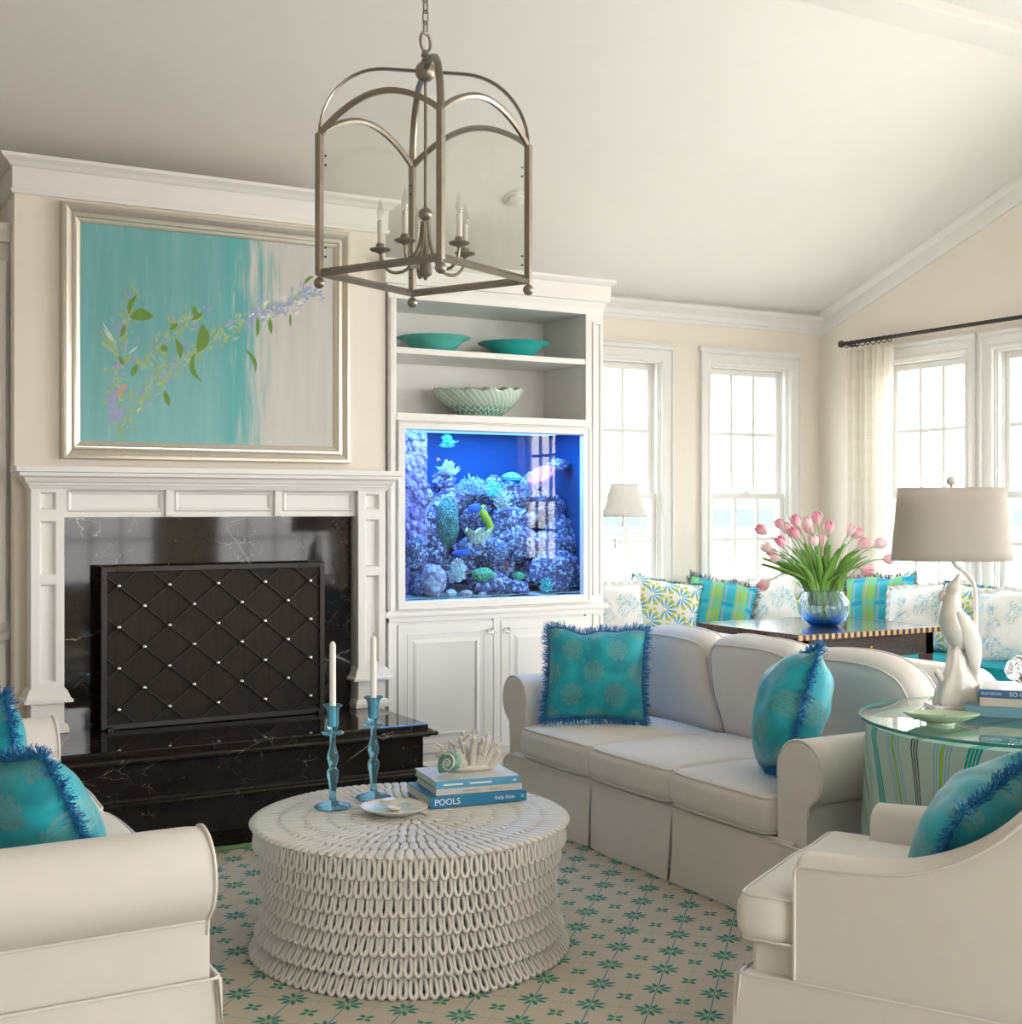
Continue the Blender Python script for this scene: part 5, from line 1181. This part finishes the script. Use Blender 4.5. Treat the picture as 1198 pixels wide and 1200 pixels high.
# ================================================================== game table, vase and tulips
gt = thing('game_table', 'dark wooden game table with checkered inlaid edge behind the sofa', 'table', (0, 0, 0))
GX0, GX1, GY0, GY1, GZ = 4.95, 6.09, 5.52, 6.46, .75
n = NT('dark_mahogany', .18, spec=.6); x, y, z = n.coords(); n.color(n.mix(n.noise(5, 4, n.comb(x*2, y*14, z*14), .6), (.030, .013, .010), (.085, .042, .032))); n.p.inputs['Coat Weight'].default_value = .6; n.p.inputs['Coat Roughness'].default_value = .05; M['mahog'] = n.m
MB().bx(GX0+.012, GX1-.012, GY0+.012, GY1-.012, GZ-.026, GZ).build('tabletop', M['mahog'], gt, bevel=.003)
M['maple'] = plain('pale_inlay', (.55, .36, .18), .3); M['walnut'] = plain('dark_inlay', (.05, .022, .015), .3)
blk = {}
def inlay(cx, cy, sx, sy, dark):
    key = (sx, sy, dark)
    if key not in blk: blk[key] = MB().bx(-sx/2, sx/2, -sy/2, sy/2, GZ-.029, GZ-.0005).build('inlay_block', M['walnut' if dark else 'maple'], gt, loc=(cx, cy, 0))
    else: inst(blk[key], loc=(cx, cy, 0))
bw_ = (GX1-GX0)/48
for i in range(48): inlay(GX0+bw_*(i+.5), GY0+.006, bw_*.99, .0121, i % 2)
bh_ = (GY1-GY0-.024)/40
for i in range(40): inlay(GX1-.006, GY0+.012+bh_*(i+.5), .0121, bh_*.99, (i+1) % 2)
bord = MB().frame(GX0, GX1, 0, GY1-GY0, [(.012, 0), (.03, 0), (.03, .0006), (.012, .0006)], lambda a, b_, d: (a, GY0+b_, GZ+d)).build('inlay_border', M['walnut'], gt)
MB().bx(GX0+.05, GX1-.05, GY0+.05, GY0+.07, GZ-.16, GZ-.026).build('apron', M['mahog'], gt); MB().bx(GX0+.05, GX1-.05, GY1-.07, GY1-.05, GZ-.16, GZ-.026).build('apron', M['mahog'], gt)
MB().bx(GX1-.07, GX1-.05, GY0+.05, GY1-.05, GZ-.16, GZ-.026).build('apron', M['mahog'], gt); MB().bx(GX0+.05, GX0+.07, GY0+.05, GY1-.05, GZ-.16, GZ-.026).build('apron', M['mahog'], gt)
dr = MB().bx(GX0+.25, GX1-.30, GY0+.044, GY0+.052, GZ-.145, GZ-.045).build('drawer', M['mahog'], gt, bevel=.003)
MB().ball(((GX0+GX1)/2, GY0+.035, GZ-.095), .011, 8, 12).build('knob', plain('brass', (.6, .42, .15), .25, 1), dr, smooth=60)
for xx in (GX0+.05, GX1-.11):
    for yy in (GY0+.05, GY1-.11): 
        l_ = MB(); vs = []
        for (zz, k_) in ((.0, .62), (.55, .95), (.59, 1), (GZ-.026, 1)):
            cx, cy = xx+.03, yy+.03; h_ = .03*k_; vs += [(cx-h_, cy-h_, zz), (cx+h_, cy-h_, zz), (cx+h_, cy+h_, zz), (cx-h_, cy+h_, zz)]
        l_.add(vs, [(0, 3, 2, 1), (12, 13, 14, 15)]+[(i*4+k, i*4+(k+1) % 4, i*4+4+(k+1) % 4, i*4+4+k) for i in range(3) for k in range(4)]).build('leg', M['mahog'], gt)
VP = Vector((5.50, 5.92, GZ))
va = thing('glass_vase', 'round ribbed clear and blue glass vase on the game table', 'vase', VP)
n = NT('blue_swirl_glass', .02); x, y, z = n.coords(); th = n.math('ARCTAN2', y, x); rib = ((th*22+z*18).sin()*.5+.5)
n.color(n.mix(n.ramp(z+(n.noise(9, 2)-.5)*.06, .10, .02), n.mix(n.ramp(rib, .55, .9)*.5, (.88, .95, .98), (.20, .55, .88)), (.04, .36, .92))); n.p.inputs['Transmission Weight'].default_value = .92; n.p.inputs['IOR'].default_value = 1.3; M['vase'] = n.m
vpf = [(0, 0), (.07, 0), (.085, .004), (.12, .03), (.146, .075), (.152, .115), (.142, .155), (.115, .19), (.102, .203), (.106, .212), (.101, .214), (.096, .205), (.108, .188), (.135, .154), (.145, .115), (.139, .077), (.113, .035), (.075, .014), (0, .012)]
MB().lathe(vpf, 72, fn=lambda p, a, z: (p[0]*(1+.012*math.cos(a*22)), p[1]*(1+.012*math.cos(a*22)), z)).build('bowl', M['vase'], va, smooth=60)
M['stem'] = plain('tulip_stem', (.22, .36, .09), .5, var=.15); M['leafm'] = plain('tulip_leaf', (.14, .30, .045), .45, var=.25, scale=14)
n = NT('tulip_petal', .5, spec=.3); x, y, z = n.coords(); g_ = n.noise(30, 3); n.color(n.mix(n.ramp(z+(g_-.5)*.03, -.01, .05), (.86, .66, .66), n.mix(g_, (.80, .16, .28), (.86, .38, .48)))); n.p.inputs['Subsurface Weight'].default_value = .0; M['petal'] = n.m
n = NT('pale_tulip_petal', .5, spec=.3); x, y, z = n.coords(); g_ = n.noise(26, 3); n.color(n.mix(n.ramp(z+(g_-.5)*.03, -.01, .05), (.88, .74, .72), n.mix(g_, (.88, .52, .58), (.90, .66, .70)))); M['petal2'] = n.m
def bloom_mesh(seed, mt, open_=.0):
    mb = MB()
    for k in range(6):
        a0 = TAU*k/6+(.1 if k % 2 else 0); rr0 = .021 if k % 2 else .018
        def f(u, v):
            w_ = (v-.5)*1.25*math.sin(PI*min(1, u*.80+.16))**.7; prof_ = math.sin(PI*min(1, u*.72+.10))*1.15+open_*u*.4
            r_ = rr0*prof_; a = a0+w_; return (r_*math.cos(a), r_*math.sin(a), -.006+.060*u*(1-.10*abs(v-.5)*2))
        mb.grid(7, 6, f)
    return mb.mesh('bloom', mt, 70)
BM = [bloom_mesh(0, M['petal']), bloom_mesh(1, M['petal2'], .25), bloom_mesh(2, M['petal'], .3)]
# heads: (sideways, up) offsets from the vase rim centre, in metres, seen square to the room's diagonal; depth spread by seed
HEADS = [(-.345, .40), (-.30, .30), (-.245, .335), (-.265, .27), (-.25, .245), (-.315, .10), (-.235, .43), (-.20, .40), (-.17, .45), (-.165, .375), (-.095, .44), (-.075, .40), (-.045, .46), (-.06, .33), (.0, .32), (.03, .40), (.145, .39), (.175, .375), (.22, .315), (.285, .325), (.205, .19), (.375, .24)]
q = random.Random(12); cx_, sx2 = math.cos(rad(-34)), math.sin(rad(-34))
for i, (a, b_) in enumerate(HEADS):
    dpt = q.uniform(-.13, .13); hd = VP+Vector((a*cx_-dpt*sx2, a*sx2+dpt*cx_, .215+b_-.06)); rimp = VP+Vector(((a*.22)*cx_-dpt*.3*sx2, (a*.22)*sx2+dpt*.3*cx_, .21)); ft = VP+Vector((-(a*.14)*cx_, -(a*.14)*sx2, .025))
    lab_ = {5: 'pink tulip drooping low over the vase side towards the sash windows', 21: 'pink tulip reaching out farthest towards the lamp shade', 20: 'deep pink tulip bending low below the other blooms beside the plaid pillow', 0: 'pink tulip leaning out highest towards the sash windows'}.get(i, ('deep pink closed tulip in the round blue glass vase', 'pale pink loosely opened tulip in the round blue glass vase', 'deep pink flared tulip in the round blue glass vase')[i % 3])
    o = thing('tulip', lab_, 'flower', ft, group='pink tulips in the vase')
    mid = rimp.lerp(hd, .55)+Vector((0, 0, .05+.10*max(0, .3-b_))); L0 = ft
    drop = Vector((a*cx_, a*sx2, 0)).normalized()*(.02+.05*abs(a)); 
    pts = [p_-L0 for p_ in spline([ft, rimp, mid, hd], 6)]
    MB().tube(pts, .0032, 6).build('stem', M['stem'], o, smooth=60)
    d = (pts[-1]-pts[-3]).normalized(); bo = D.objects.new('bloom', BM[i % 3]); COL.objects.link(bo); bo.parent = o
    if i in (5,): d = Vector((d.x, d.y, -.6)).normalized()
    bo.matrix_local = Matrix.Translation(pts[-1]) @ d.to_track_quat('Z', 'Y').to_matrix().to_4x4() @ Matrix.Rotation(q.uniform(0, 6), 4, 'Z') @ Matrix.Scale(q.uniform(1.25, 1.5), 4)
    for lf in range(2 if i % 3 else 1):        # strap leaves rising with the stem
        sp_ = q.uniform(.5, 1.0); aa = a*sp_+q.gauss(0, .09); dd = dpt+q.gauss(0, .08); hl = q.uniform(.18, .30)*(1.1-abs(aa)*1.2)
        P0 = rimp-L0-Vector((0, 0, .09)); P1 = rimp-L0+Vector((aa*.15*cx_-dd*.15*sx2, aa*.15*sx2+dd*.15*cx_, .05)); P2 = VP-L0+Vector((aa*.75*cx_-dd*.75*sx2, aa*.75*sx2+dd*.75*cx_, .21+hl*.75)); P3 = VP-L0+Vector((aa*1.15*cx_-dd*sx2*1.15, aa*1.15*sx2+dd*cx_*1.15, .21+hl))
        sp2 = spline([P0, P1, P2, P3], 5); W_ = [.006+.017*math.sin(PI*min(1, (j+1)/len(sp2)))**.8 for j in range(len(sp2))]; W_[-1] = .001
        side = Vector((cx_, sx2, 0)).cross((P3-P0).normalized()).cross((P3-P0).normalized()).normalized(); sd_ = Vector((cx_, sx2, 0))*.8+Vector((0, 0, .2*(-1)**lf)); mb = MB()
        mb.grid(len(sp2), 3, lambda u, v: tuple(sp2[int(round(u*(len(sp2)-1)))]+sd_*((v-.5)*2*W_[int(round(u*(len(sp2)-1)))])+Vector((sx2, -cx_, 0))*(.006*(1-abs(v-.5)*2)))); lo = mb.build('leaf', M['leafm'], o, smooth=60); s2 = lo.modifiers.new('t', 'SOLIDIFY'); s2.thickness = .0012

# ================================================================== corner banquette
bqs = []
M['tqcush'] = plain('turquoise_cotton', (.010, .36, .46), .7, spec=.3, var=.08, scale=10, bump=.2, bscale=600, bdist=.001)
bq = thing('corner_banquette', 'white built-in corner window bench with panelled front', 'bench', (0, 0, 0))
BQX, BQY = 6.30, 6.88
MB().bx(BQX+.02, XR-.001, 3.2, YB-.02, .01, .39).build('seat_box', M['trim'], bq); MB().bx(4.20, BQX+.02, BQY+.02, YB-.02, .01, .39).build('seat_box', M['trim'], bq)
MB().bx(BQX, XR-.001, 3.2, YB-.02, .385, .405).build('seat_board', M['trim'], bq, bevel=.004); MB().bx(4.20, BQX, BQY, YB-.02, .385, .405).build('seat_board', M['trim'], bq, bevel=.004)
for i in range(4): MB().bx(BQX+.006, BQX+.021, 3.3+i*.86, 4.06+i*.86, .08, .35).build('front_panel', M['trim'], bq, bevel=.006)
def bench_cushion(label, hx, hy, loc, seed):
    o = thing('bench_cushion', label, 'cushion', loc)
    c_ = weld(rbox((hx, hy, .055), .03, 8, lambda v: (v[0], v[1], v[2]+.02*max(0, (1-(v[0]/hx)**2)*(1-(v[1]/hy)**2))**.5*(1 if v[2] > 0 else 0))).build('cover', M['tqcush'], o))
    for zs in (.047, -.047): MB().tube([(x_*.999, y_*.999, zs) for x_, y_ in rrect(hx, hy, .03)], .004, 6, closed=True).build('piping', plain('turquoise_piping', (.05, .50, .58), .6), c_, smooth=60)
bench_cushion('turquoise seat cushion on the right-hand window bench', .30, 1.76, (6.605, 5.04, .461), 1)
bench_cushion('turquoise seat cushion on the bench under the two sash windows', 1.02, .29, (5.245, 7.185, .461), 2)
# pillow prints
def print_daisy():
    n = NT('blue_pinwheel_print', .8, spec=.2); x, y, z = n.coords(); base = n.mix(n.noise(200, 2), (.74, .74, .68), (.82, .82, .77)); c = base; P = .19
    for ox, oz in ((0, 0), (P/2, P/2)):
        a, b = x.near(P, ox), z.near(P, oz); r = (a*a+b*b).sqrt(); th = n.math('ARCTAN2', a, b)
        d = (th.near(TAU/11)).abs()*r; ray = (d < (r*.17))*(r < .062)*(r > .012); dot = ((r-.070).abs() < .011)*((th.near(TAU/11)).abs()*r < .0095)
        c = n.mix(ray*(th.near(TAU/1, 1.6).abs() < 2.3), c, n.mix(n.noise(20, 2), (.02, .30, .45), (.25, .55, .70))); c = n.mix(dot, c, (.48, .55, .10))
    n.color(c); return n.m
def print_plaid():
    n = NT('blue_green_plaid', .75, spec=.25); x, y, z = n.coords(); P = .17
    sx_ = n.ramp((x*TAU/P).sin(), -.25, .25); sz_ = n.ramp((z*TAU/P+.6).sin(), -.2, .2); th_ = (x.near(P/2, .02).abs() < .008)
    c = n.mix(sx_, (.28, .52, .14), (.03, .42, .56)); c = n.mix(sz_*.45, c, (.10, .55, .45)); c = n.mix(th_*.55, c, (.46, .40, .42)); c = n.mix((z.near(P, .03).abs() < .014)*sx_, c, (.01, .34, .62)); n.color(c); return n.m
def print_toile():
    n = NT('white_blue_toile', .8, spec=.2); x, y, z = n.coords(); nz = n.noise(9, 4, dist=2.5); v = n.voro(26, 'DISTANCE_TO_EDGE', n.comb(x+nz*.15, y, z+nz*.2)); sp_ = n.ramp((n.noise(8, 1)), .43, .52)
    n.color(n.mix(n.ramp(v, .10, .03)*sp_*.8, (.82, .81, .79), (.20, .50, .58))); return n.m
PD, PP, PTL = print_daisy(), print_plaid(), print_toile()
tf = plain('teal_fringe', (.05, .27, .28), .8, var=.3, scale=80); bf = NT('black_white_fringe', .8); bf.color(bf.mix(bf.ramp(bf.noise(140, 1), .45, .55), (.02, .035, .035), (.50, .53, .50))); bf = bf.m; wr = plain('white_ruffle', (.80, .79, .77), .8)
PZ = .505
def nook(kind, x_, y_, hd_, lab, seed, sz=.225, tilt=16, roll=0):
    mt, tr, tm, tl = {'d': (PD, 'brush', tf, .020), 'p': (PP, 'brush', bf, .042), 't': (PTL, 'ruffle', wr, .032)}[kind]
    make_pillow({'d': 'pinwheel_pillow', 'p': 'plaid_pillow', 't': 'toile_pillow'}[kind], lab, 'window bench pillows', (x_, y_, PZ+sz*math.cos(rad(tilt))+.012), hd_, tilt, sz, sz, .115, mt, seed, tr, tm, roll, tl)
nook('t', 4.86, 7.22, 262, 'white toile pillow on the bench beside the bookcase end', 51)
nook('d', 5.24, 7.18, 240, 'blue pinwheel pillow with teal fringe next to the toile pillow by the bookcase', 52, .24, 20, 9)
nook('p', 5.70, 7.17, 238, 'blue and green plaid pillow with black fringe under the curtain side of the sash windows', 53, .235, 22, 12)
nook('t', 6.14, 7.16, 250, 'white toile pillow between the plaid pillow and the bench corner', 54, .23, 22, -7)
nook('d', 6.50, 7.10, 232, 'blue pinwheel pillow in the bench corner behind the tulips', 55, .235, 16, 6)
nook('p', 6.62, 6.58, 205, 'blue and green plaid pillow under the curtain beside the tulip vase', 56, .245, 16, -5)
nook('t', 6.585, 6.17, 198, 'white toile pillow leaning between the plaid pillow and the cockatoo lamp', 57, .235, 26, -8)
nook('d', 6.62, 5.80, 192, 'blue pinwheel pillow with teal fringe behind the cockatoo lamp pole', 58, .235, 18, 4)
nook('t', 6.58, 5.43, 196, 'white toile pillow with ruffle on the turquoise cushion above the side table books', 59, .24, 24, -9)

# ================================================================== curtain, rod, wall lamp
rd = thing('curtain_rod', 'black iron curtain rod above the right-hand windows', 'curtain rod', (0, 0, 0)); RX, RZ = 6.81, 2.645
MB().tube([(RX, 7.13, RZ), (RX, 3.0, RZ)], .0135, 12).build('rod', M['iron'], rd, smooth=60)
MB().lathe([(.008, -.03), (.016, -.026), (.026, -.01), (.026, .006), (.014, .020), (.002, .026)], 16).build('finial', plain('dark_wood_finial', (.05, .018, .014), .4), rd, smooth=50, loc=(RX, 7.15, RZ), rot=(rad(-90), 0, 0))
for yy in (7.09, 4.9): MB().tube([(RX, yy, RZ-.012), (XR+.002, yy, RZ-.012)], .007, 8).build('bracket', M['iron'], rd)
n = NT('woven_sheer', .8, spec=.15); x, y, z = n.coords(); st = ((z*330).sin()*.5+.5)*n.ramp(n.noise(1, 2, n.comb(0, 0, z*16)), .40, .6)
cc = n.mix(st*.5, (.90, .87, .81), (.80, .755, .66)); n.color(cc); tl_ = n.shader('Translucent', Color=cc); tp = n.shader('Transparent'); n.surf(n.mixsh(.12, n.mixsh(.5, n.p.outputs[0], tl_), tp)); M['sheer'] = n.m
cu = thing('sheer_curtain', 'cream woven sheer curtain gathered at the room corner', 'curtain', (0, 0, 0)); CY0, CY1 = 7.11, 6.66
mb = MB(); mb.grid(150, 24, lambda u, v: (RX+.012+(.036+.012*(1-v))*math.sin(u*TAU*7.5+.4*math.sin(v*3+u*5))+.010*math.sin(u*23), CY0+(CY1-CY0)*u*(1-.12*math.sin(PI*v)*(u-.5)), .04+(RZ-.05-.04)*v)); mb.build('sheer_panel', M['sheer'], cu, smooth=60)
ring = None
for k in range(9):
    yy = CY0-.015-(CY0-CY1-.03)*k/8
    if ring is None: ring = MB().tube([(.023*math.cos(TAU*i/18), 0, -.010+.023*math.sin(TAU*i/18)) for i in range(18)], .0034, 6, closed=True).build('ring', M['iron'], cu, smooth=60, loc=(RX, yy, RZ), rot=(0, 0, .15*(-1)**k))
    else: inst(ring, loc=(RX, yy, RZ), rot=(0, 0, .2*(-1)**k))
wl_o = thing('swing_arm_lamp', 'nickel swing-arm wall lamp with white pleated shade before the sash window', 'wall lamp', (BX1, 6.70, 1.235))
MB().lathe([(.045, 0), (.045, .008), (.03, .014), (.012, .02), (.008, .04)], 20).build('wall_plate', M['nickel'], wl_o, smooth=40, rot=(0, rad(90), 0))
MB().tube([(.01, 0, 0), (.435, .02, 0)], .006, 8).build('arm', M['nickel'], wl_o, smooth=60)
MB().lathe([(.004, -.03), (.013, -.026), (.013, -.012), (.009, -.008), (.009, .012), (.014, .016), (.014, .03), (.004, .034)], 14, (.44, .02, .0)).build('swivel', M['nickel'], wl_o, smooth=40)
MB().tube(spline([(.44, .02, .02), (.47, .02, .035), (.495, .02, .07), (.50, .02, .13), (.50, .02, .18)], 5), .0055, 8).build('upright', M['nickel'], wl_o, smooth=60)
MB().lathe([(.005, .10), (.014, .105), (.014, .13), (.008, .135), (.010, .18), (.0, .182)], 14, (.50, .02, 0)).build('socket', M['nickel'], wl_o, smooth=40)
n = NT('pleated_shade', .8, spec=.2); n.color((.93, .92, .89)); n.surf(n.mixsh(.6, n.p.outputs[0], n.shader('Translucent', Color=(.95, .94, .92)))); M['pleat'] = n.m
mb = MB(); mb.grid(10, 144, lambda u, v: tuple((.50 if i == 0 else .02)+f_*(.140-.060*u**.8+.0025*math.cos(v*TAU*72)) for i, f_ in enumerate((math.cos(TAU*v), math.sin(TAU*v))))+(.165+.20*u,), wv=True)
so = mb.build('pleated_shade', M['pleat'], wl_o, smooth=30); sm_ = so.modifiers.new('t', 'SOLIDIFY'); sm_.thickness = .0015
MB().tube([(.50+.140*math.cos(TAU*i/40), .02+.140*math.sin(TAU*i/40), .166) for i in range(40)], .003, 6, closed=True).build('shade_trim', M['pleat'], wl_o, smooth=60)
MB().tube([(.50+.080*math.cos(TAU*i/40), .02+.080*math.sin(TAU*i/40), .366) for i in range(40)], .003, 6, closed=True).build('shade_trim', M['pleat'], wl_o, smooth=60)
bpy.context.view_layer.update()
